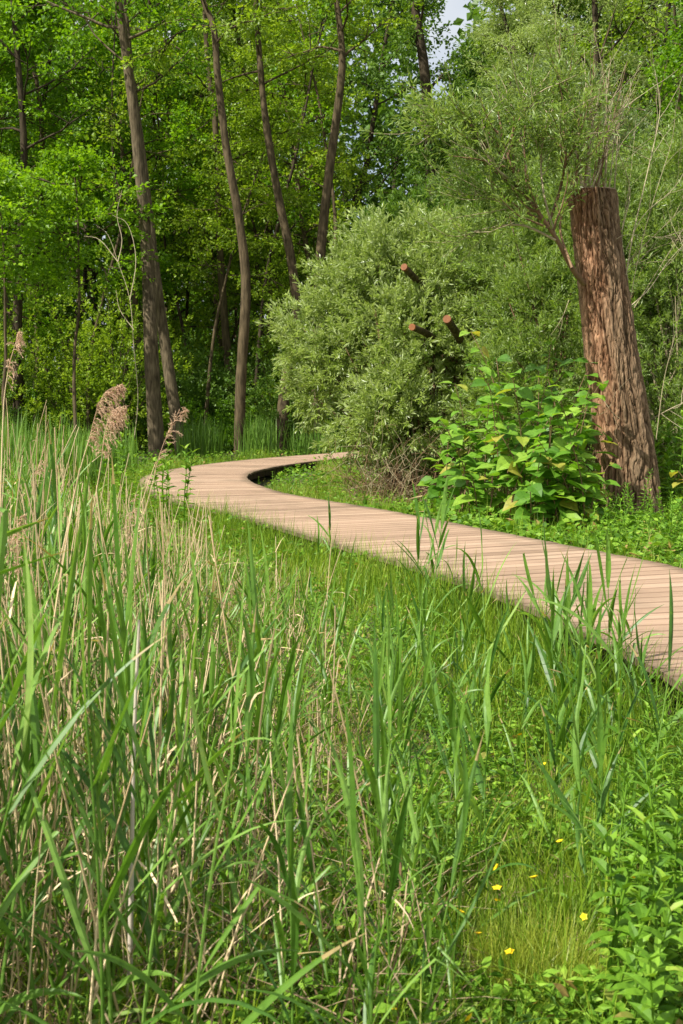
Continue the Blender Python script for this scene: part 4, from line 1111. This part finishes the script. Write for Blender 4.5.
o = obj('dry_reed_mass', dg, M['dead']); o['kind'] = 'stuff'; tag(o, 'mass of thin dry tan reed stems between the green reeds', 'dry reeds')
ns = 298; yy = 2.2 + 7.5 * R.random(ns) ** 1.1; uu = R.random(ns) ** 1.8
xx = -.33 * yy + uu * (reed_edge(yy) + .33 * yy + .05)
for q, (x, y) in enumerate(zip(xx, yy)):
    if path_dist(np.array([x]), np.array([y]))[0] < 1.1 or (pxof(x, y) > 215 and R.random() < .72): continue
    px = pxof(x, y); o = obj('dry_stalk', SM[q % 16], None, loc=(x, y, gz(x, y) - .01))
    ty = R.normal() * .12 + .04; o.rotation_euler = (R.normal() * .08, ty, R.uniform(0, 6.28))
    s = R.uniform(.75, 1.25) * np.interp(px, [0, 340], [1.12, .85])
    yt = np.interp(px, [-50, 0, 60, 110, 200, 340], [420, 435, 465, 505, 535, 570]) - abs(R.normal()) * 20
    s = min(s, max(.3, 1.4 - (yt - 412) * y / 1100) / (SMH[q % 16] * .97)); o.scale = (1, 1, s)
    wh = 'near the left edge' if px < 80 else 'left of the bleached stalk' if px < 135 else 'right of the bleached stalk' if px < 230 else 'near the bed\'s right rim'
    tag(o, f"{'tall' if s > 1.0 else 'short' if s < .75 else 'medium'} dry tan reed stalk leaning {'left' if ty < 0 else 'right'}, {wh}, {'in front' if y < 3.5 else 'midway' if y < 6 else 'at the back'}", 'dry reed', 'dry tan reed stalks')

def px_stalk(name, label, pl, d, r, mat='dead', plume=None, group=None):
    """dry stalk traced through pixels at distance d, last point downwards is the ground"""
    P = [W(x, y, d) for x, y in pl]
    b = P[0].copy(); zb = P[0][2]
    if zb > 0:
        dirn = (P[0] - P[1]); dirn = dirn / max(1e-6, -dirn[2]); b = P[0] + dirn * zb * 1.0; P = [b] + P
    base = P[0].copy(); P = spline([p - base for p in P], 6)
    root = thing(name, label, 'dry reed', tuple(base), group=group)
    g = Geo(); tube(g, P, np.linspace(r, r * .45, len(P)), 6, .5)
    obj('stem', g, M[mat], root, smooth=True)
    if plume:
        pl2 = [W(x, y, d) - base for x, y in plume['line']]
        A = spline(pl2, 10); g = Geo(); n = len(A); T = nrm(np.gradient(A, axis=0))
        tube(g, A, np.linspace(r * .5, r * .15, n), 4, .4)
        side = np.array(plume.get('side', (1, 0, -.4)), float)
        for k in range(plume['n']):
            t = R.random(); i = int(t * (n - 1)); env = plume['w'] * (math.sin(PI * min(1, t * .86 + .1)) ** .8)
            d0 = nrm(T[i] * .9 + side * plume.get('one', .7) + R.normal(size=3) * .42)
            L = env * R.uniform(.5, 1.1)
            m_ = 6; pts = [A[i]]
            dd = d0
            for e in range(m_):
                dd = nrm(dd + np.array([0, 0, -plume.get('droop', .25)]) + R.normal(size=3) * .12); pts.append(pts[-1] + dd * L / m_)
            pts = np.array(pts)
            tube(g, pts, [.0007] * (m_ + 1), 3, .3)
            ns_ = plume.get('f', 14); ix = R.integers(0, m_, ns_)
            pp = pts[ix] + (pts[ix + 1] - pts[ix]) * R.random(ns_)[:, None]
            leaves(g, pp, nrm(pts[ix + 1] - pts[ix]) + R.normal(size=(ns_, 3)) * .5 + [0, 0, -.2], rdir(ns_), R.uniform(.007, .015, ns_), R.uniform(.0012, .0026, ns_), QUAD)
        obj('plume', g, M['plume'], root)
    return root
px_stalk('plumed_reed', 'dry reed with the biggest fluffy brown plume, leaning right on the left side', [(42, 620), (60, 560), (78, 478), (92, 430)], 3.7, .0032,
         plume=dict(line=[(88, 445), (97, 410), (106, 392), (122, 384)], n=85, w=.085, side=(.9, 0, -.5), one=.7, droop=.3, f=22))
px_stalk('plumed_reed', 'dry reed with a drooping brown plume just below the biggest plume', [(72, 640), (88, 540), (100, 470), (104, 440)], 3.6, .003,
         plume=dict(line=[(102, 452), (106, 428), (112, 412), (126, 405)], n=60, w=.075, side=(.8, 0, -.5), one=.6, droop=.42, f=22))
px_stalk('plumed_reed', 'dry reed plume at the far left edge, thin and drooping', [(0, 520), (2, 450), (4, 400), (8, 372)], 3.6, .0028,
         plume=dict(line=[(6, 384), (10, 362), (15, 345), (18, 332)], n=32, w=.055, side=(.5, 0, -.5), droop=.4, f=16))
px_stalk('plumed_reed', 'slim feathery plume arching right over the tip of the boardwalk', [(112, 610), (128, 560), (148, 500), (156, 470)], 3.9, .0026,
         plume=dict(line=[(154, 474), (162, 448), (172, 425), (186, 408)], n=36, w=.06, side=(.4, 0, -.1), one=.3, droop=.18, f=14))
px_stalk('plumed_reed', 'faded plume low at the left edge of the reed bed', [(30, 700), (24, 640), (20, 590), (18, 570)], 3.2, .0028,
         plume=dict(line=[(19, 578), (17, 550), (18, 530), (24, 515)], n=40, w=.06, side=(-.4, 0, -.4), droop=.4, f=16))
px_stalk('plumed_reed', 'small pale plume below and right of the biggest plume', [(118, 640), (124, 580), (129, 540)], 4.2, .0022,
         plume=dict(line=[(128, 548), (130, 525), (134, 508), (136, 495)], n=26, w=.06, side=(-.2, 0, -.3), droop=.4, f=12))
px_stalk('plumed_reed', 'small drooping seed head in front of the boardwalk tip', [(214, 700), (218, 640), (222, 600)], 4.4, .0022,
         plume=dict(line=[(221, 603), (225, 592), (232, 583), (240, 580)], n=20, w=.045, side=(.4, 0, -.4), droop=.4, f=10))
px_stalk('plumed_reed', 'short pale plume between the left edge and the biggest plume', [(24, 600), (30, 520), (34, 480)], 4.2, .0024,
         plume=dict(line=[(33, 488), (34, 476), (38, 466), (42, 460)], n=18, w=.05, side=(.3, 0, -.3), droop=.3, f=10))
px_stalk('bleached_stalk', 'thick whitish bleached reed stalk standing upright in the left foreground', [(131, 900), (132, 840), (134, 740), (139, 620)], 2.15, .0062, 'bleached')
px_stalk('dry_stalk', 'thick dry brown stalk right of the bleached stalk, broken at the top', [(158, 880), (160, 760), (163, 580)], 2.5, .0046)
px_stalk('dry_stalk', 'long dry stalk crossing the right part of the reed bed', [(330, 1000), (318, 900), (296, 780), (288, 690)], 2.6, .0042)
px_stalk('dry_stalk', 'dark brown dead stalk in the lower middle of the reed bed', [(146, 990), (150, 900), (147, 830)], 2.3, .0048)
# broken, folded dry reeds
for (pl, d, lab) in [([(126, 860), (142, 882), (185, 862)], 2.6, 'folded broken reed lying across the stems beside the bleached stalk'), ([(150, 906), (168, 896), (186, 868)], 2.55, 'short broken reed piece pointing up right'),
                     ([(118, 842), (170, 840), (216, 839)], 2.7, 'thin dry reed lying level behind the bleached stalk'), ([(40, 825), (48, 815), (54, 814)], 2.7, 'small broken reed end near the left edge')]:
    P = np.array([W(x, y, d) for x, y in pl]); base = P[0].copy(); g = Geo(); tube(g, spline(P - base, 4), .0045, 6, .6, True)
    tag(obj('broken_reed', g, M['dead'], loc=tuple(base), smooth=True), lab, 'dry reed')

# ------------------------------------------------------------------ buttercups
def buttercup_proto():
    g = Geo(); a = 0
    for k in range(5):
        az = k * 2 * PI / 5
        leaves(g, np.array([[0, 0, 0.]]), np.array([[math.cos(az), math.sin(az), .55]]), np.array([[-math.cos(az) * .5, -math.sin(az) * .5, 1]]), .0125, .0135, OVATE, np.array([.5]))
    return g.mesh('petals', M['yellow'])
BP = buttercup_proto()
for i, (px, py) in enumerate([(497, 868), (534, 878), (497, 901), (460, 912), (432, 920), (478, 934), (510, 953), (584, 917), (544, 765), (538, 803), (385, 952), (635, 878), (497, 889), (392, 1010), (560, 842), (470, 1019), (520, 735), (476, 742)]):
    z = R.uniform(.19, .29); p = G(px, py, z); b = np.array([p[0] + R.normal() * .02, p[1] + R.normal() * .02, gz(p[0], p[1])])
    where = 'in the nearest grass' if py > 940 else 'in the low grass of the foreground' if py > 850 else 'farther back in the grass'
    col_ = 'left of the yellow tussock' if px < 480 else 'above the yellow tussock' if px < 560 else 'towards the broad leaved plants'
    r = thing('buttercup', f'small yellow buttercup {where}, {col_}', 'flower', tuple(b), group='yellow buttercups in the grass')
    g = Geo(); tube(g, spline([np.zeros(3), (p - b) * .5 + [.01, 0, 0], p - b], 4), [.0012] * 9, 4, .5)
    leaves(g, np.tile((p - b) * .45, (3, 1)), rdir(3, .2), rdir(3, 1), .03, .012, LANCE)
    obj('stem', g, M['forb'], r)
    o = obj('petals', BP, None, r, loc=tuple(p - b)); o.rotation_euler = (R.normal() * .35 + .35, R.normal() * .3, R.random() * 6); s = R.uniform(.8, 1.1); o.scale = (s, s, s)

# yellow-green tussock
tm = tuft_mesh(1300, .24, .003, .13, M['tussock'], 1.6, 'grass_tussock')
b = G(540, 1010)
for (px, py, lab) in [(545, 1018, 'fine yellow green grass tussock at the bottom, left of the broad leaved plants'), (500, 990, 'smaller yellow green grass tussock beside the buttercups')]:
    b = G(px, py); o = obj('grass_tussock', tm, None, loc=(b[0], b[1], -.01)); tag(o, lab, 'grass')
    if px == 500: o.scale = (.6, .6, .7); o.rotation_euler = (0, 0, 2)

# ------------------------------------------------------------------ broad leaved plants
def herb_meshes(H, nl, ll, lw, tmpl, mat, whorl=2, droop=.0):
    pts = wiggle([0, 0, 0], [R.normal() * .1, R.normal() * .1, 1], H, 8, .05); g = Geo(); tube(g, pts, np.linspace(.005, .0025, 9), 5, .5)
    sm = g.mesh('stem', mat, True); g = Geo(); P = []; D = []; NN = []; S = []
    for i in range(nl):
        t = .12 + .88 * i / (nl - 1); q = t * 8; k = min(int(q), 7); p = pts[k] + (pts[k + 1] - pts[k]) * (q - k)
        for w_ in range(whorl):
            az = i * 1.57 + w_ * 2 * PI / whorl + R.normal() * .25
            el = .15 + .9 * t ** 3 + R.normal() * .12 - droop
            P.append(p); D.append([math.cos(az), math.sin(az), el]); NN.append([-math.cos(az) * el, -math.sin(az) * el, 1.0]); S.append(R.uniform(.75, 1.15) * (1 - .45 * t ** 2))
    S = np.array(S); leaves(g, np.array(P), np.array(D), np.array(NN, float) + R.normal(size=(len(P), 3)) * .12, ll * S, lw * S, tmpl)
    return sm, g.mesh('foliage', mat)
HB = [herb_meshes(.60, 13, .10, .034, OVATE, M['forb']), herb_meshes(.66, 18, .09, .017, LANCE, M['forb'], 3), herb_meshes(.5, 10, .115, .048, OVATE, M['forb'], 2), herb_meshes(.45, 9, .07, .042, OVATE, M['forb'])]
def herb(k, x, y, s, lab, grp, rz=None):
    r = thing('leafy_herb', lab, 'plant', (x, y, gz(x, y) - .01), R.uniform(0, 6) if rz is None else rz, grp); r.scale = (s, s, s)
    r.rotation_euler[0] = R.normal() * .1; r.rotation_euler[1] = R.normal() * .1
    obj('stem', HB[k][0], None, r); obj('foliage', HB[k][1], None, r)
hk = [(655, 2.5, 0), (678, 2.7, 2), (640, 2.3, 2), (668, 2.15, 0), (690, 2.3, 0), (652, 2.9, 0), (676, 3.1, 1), (690, 3.0, 1), (664, 3.4, 1), (684, 3.5, 1), (646, 3.3, 0), (628, 2.45, 3), (672, 2.9, 2), (690, 2.7, 0), (660, 2.35, 0), (676, 3.8, 1), (692, 4.0, 1), (640, 2.7, 3), (684, 2.0, 2), (650, 2.05, 2), (662, 2.7, 1), (645, 2.5, 1), (683, 2.4, 1), (670, 2.55, 0), (656, 3.2, 1), (698, 3.3, 0), (700, 2.6, 2), (636, 2.1, 0), (672, 3.6, 0), (662, 4.1, 1), (690, 3.7, 1), (622, 2.3, 3), (615, 2.15, 3), (648, 2.3, 3)]
kindname = ['broad leaved herb', 'narrow leaved willowherb', 'large leaved pale herb', 'small leaved herb']
for px, d, k in hk:
    herb(k, (px - 341.5) / F * d, d, R.uniform(.62, .98), f"{kindname[k]} in the lower right corner, {'lowest' if d < 2.5 else 'middle' if d < 3.2 else 'upper'} part, {'right side' if px > 670 else 'left side'}", 'leafy plants in the lower right corner')
for i in range(22):
    px = R.uniform(640, 705); d = R.uniform(13.6, 15.2)
    herb(2 if i % 2 else 0, (px - 341.5) / F * d, d, R.uniform(1.3, 2.3), f"large leaved green plant to the right of the pollard trunk base, {'outer' if px > 672 else 'inner'} side, {'front' if d < 14.4 else 'back'}", 'leafy plants right of the pollard trunk')
# nettles and herbs by the boardwalk tip and on the near side
for i in range(34):
    px = R.uniform(112, 190); d = R.uniform(11.5, 16.5); x = (px - 341.5) / F * d
    if path_dist(np.array([x]), np.array([d]))[0] < 1.0: continue
    herb(3 if i % 3 else 0, x, d, R.uniform(1.1, 1.9), f"nettle like herb before the left tip of the boardwalk, {'left' if px < 150 else 'right'} part, {'front' if d < 14 else 'back'}", 'herbs before the tip of the boardwalk')
for i in range(26):
    px = R.uniform(236, 345); d = R.uniform(14.5, 21); x = (px - 341.5) / F * d
    if side_of(x, d)[0] < 0 or path_dist(np.array([x]), np.array([d]))[0] < 1.0: continue
    herb(3, x, d, R.uniform(.6, 1.0), f"small herb in the grass inside the bend, {'towards the bush' if px > 300 else 'towards the sharp corner'}, {'front' if d < 17.5 else 'back'}", 'herbs inside the bend')
for i in range(64):
    px = R.uniform(585, 695); d = R.uniform(9.3, 12.6); x = (px - 341.5) / F * d
    if side_of(x, d)[0] < 0 or path_dist(np.array([x]), np.array([d]))[0] < 1.05: continue
    herb(3 if i % 4 else 1, x, d, R.uniform(.8, 1.35), f"bright green herb on the bank below the pollard trunk, {'right' if px > 650 else 'left'} part, {'front' if d < 10.8 else 'back'}", 'herbs on the bank below the pollard trunk')
for i in range(40):
    d = R.uniform(5.5, 12); x = R.uniform(-.06, .2) * d
    if side_of(x, d)[0] > 0 or path_dist(np.array([x]), np.array([d]))[0] < 1.05 or path_dist(np.array([x]), np.array([d]))[0] > 1.9: continue
    herb(3, x, d, R.uniform(.4, .75), f"small herb in the grass along the near side of the boardwalk, {'nearer' if d < 8.5 else 'farther'}", 'herbs along the near side of the boardwalk')

# ------------------------------------------------------------------ light, sky, camera
sun_dir = Vector((-.58, -.40, .84)).normalized()
el = math.asin(sun_dir.z); az = math.atan2(sun_dir.x, sun_dir.y)
w = bpy.data.worlds.new('World'); scene.world = w; w.use_nodes = True
nt = w.node_tree; bg = nt.nodes['Background']
sky = nt.nodes.new('ShaderNodeTexSky'); sky.sky_type = 'NISHITA'; sky.sun_disc = False
sky.sun_elevation = el; sky.sun_rotation = az; sky.air_density = 1.2; sky.dust_density = 3.5; sky.ozone_density = 1.0
tcw = nt.nodes.new('ShaderNodeTexCoord'); cn = nt.nodes.new('ShaderNodeTexNoise'); cn.inputs['Scale'].default_value = 2.2; cn.inputs['Detail'].default_value = 6
nt.links.new(tcw.outputs['Generated'], cn.inputs['Vector'])
cr = ramp(nt, [(.36, (.25, .25, .25)), (.56, (.95, .95, .95))], cn.outputs['Fac'])
cm = nt.nodes.new('ShaderNodeMixRGB'); nt.links.new(cr.outputs[0], cm.inputs['Fac']); nt.links.new(sky.outputs[0], cm.inputs[1]); cm.inputs[2].default_value = (5.6, 5.7, 5.8, 1)
nt.links.new(cm.outputs[0], bg.inputs['Color']); bg.inputs['Strength'].default_value = .10
sl = bpy.data.lights.new('sun', 'SUN'); sl.energy = 5.0; sl.angle = math.radians(.55); sl.color = (1, .955, .88)
so = bpy.data.objects.new('sun', sl); COL.objects.link(so); so.rotation_euler = sun_dir.to_track_quat('Z', 'Y').to_euler(); so.location = (-20, -10, 40)

cam = bpy.data.cameras.new('camera'); co = bpy.data.objects.new('camera', cam); COL.objects.link(co)
cam.sensor_fit = 'VERTICAL'; cam.sensor_height = 36; cam.lens = F / 1024 * 36
cam.clip_start = .05; cam.clip_end = 600
co.location = (0, 0, CAMZ); co.rotation_euler = (PI / 2 - PITCH, 0, 0)
scene.camera = co
cam.dof.use_dof = True; cam.dof.focus_distance = 7.0; cam.dof.aperture_fstop = 11

scene.view_settings.view_transform = 'Standard'; scene.view_settings.look = 'None'
scene.view_settings.exposure = .75; scene.view_settings.gamma = 1
scene.view_settings.use_curve_mapping = False
cy = scene.cycles
cy.max_bounces = 7; cy.diffuse_bounces = 4; cy.glossy_bounces = 2; cy.transmission_bounces = 5; cy.transparent_max_bounces = 4
cy.use_adaptive_sampling = True; cy.adaptive_threshold = .015
cy.use_denoising = True; cy.denoiser = 'OPENIMAGEDENOISE'
cy.sample_clamp_indirect = 6
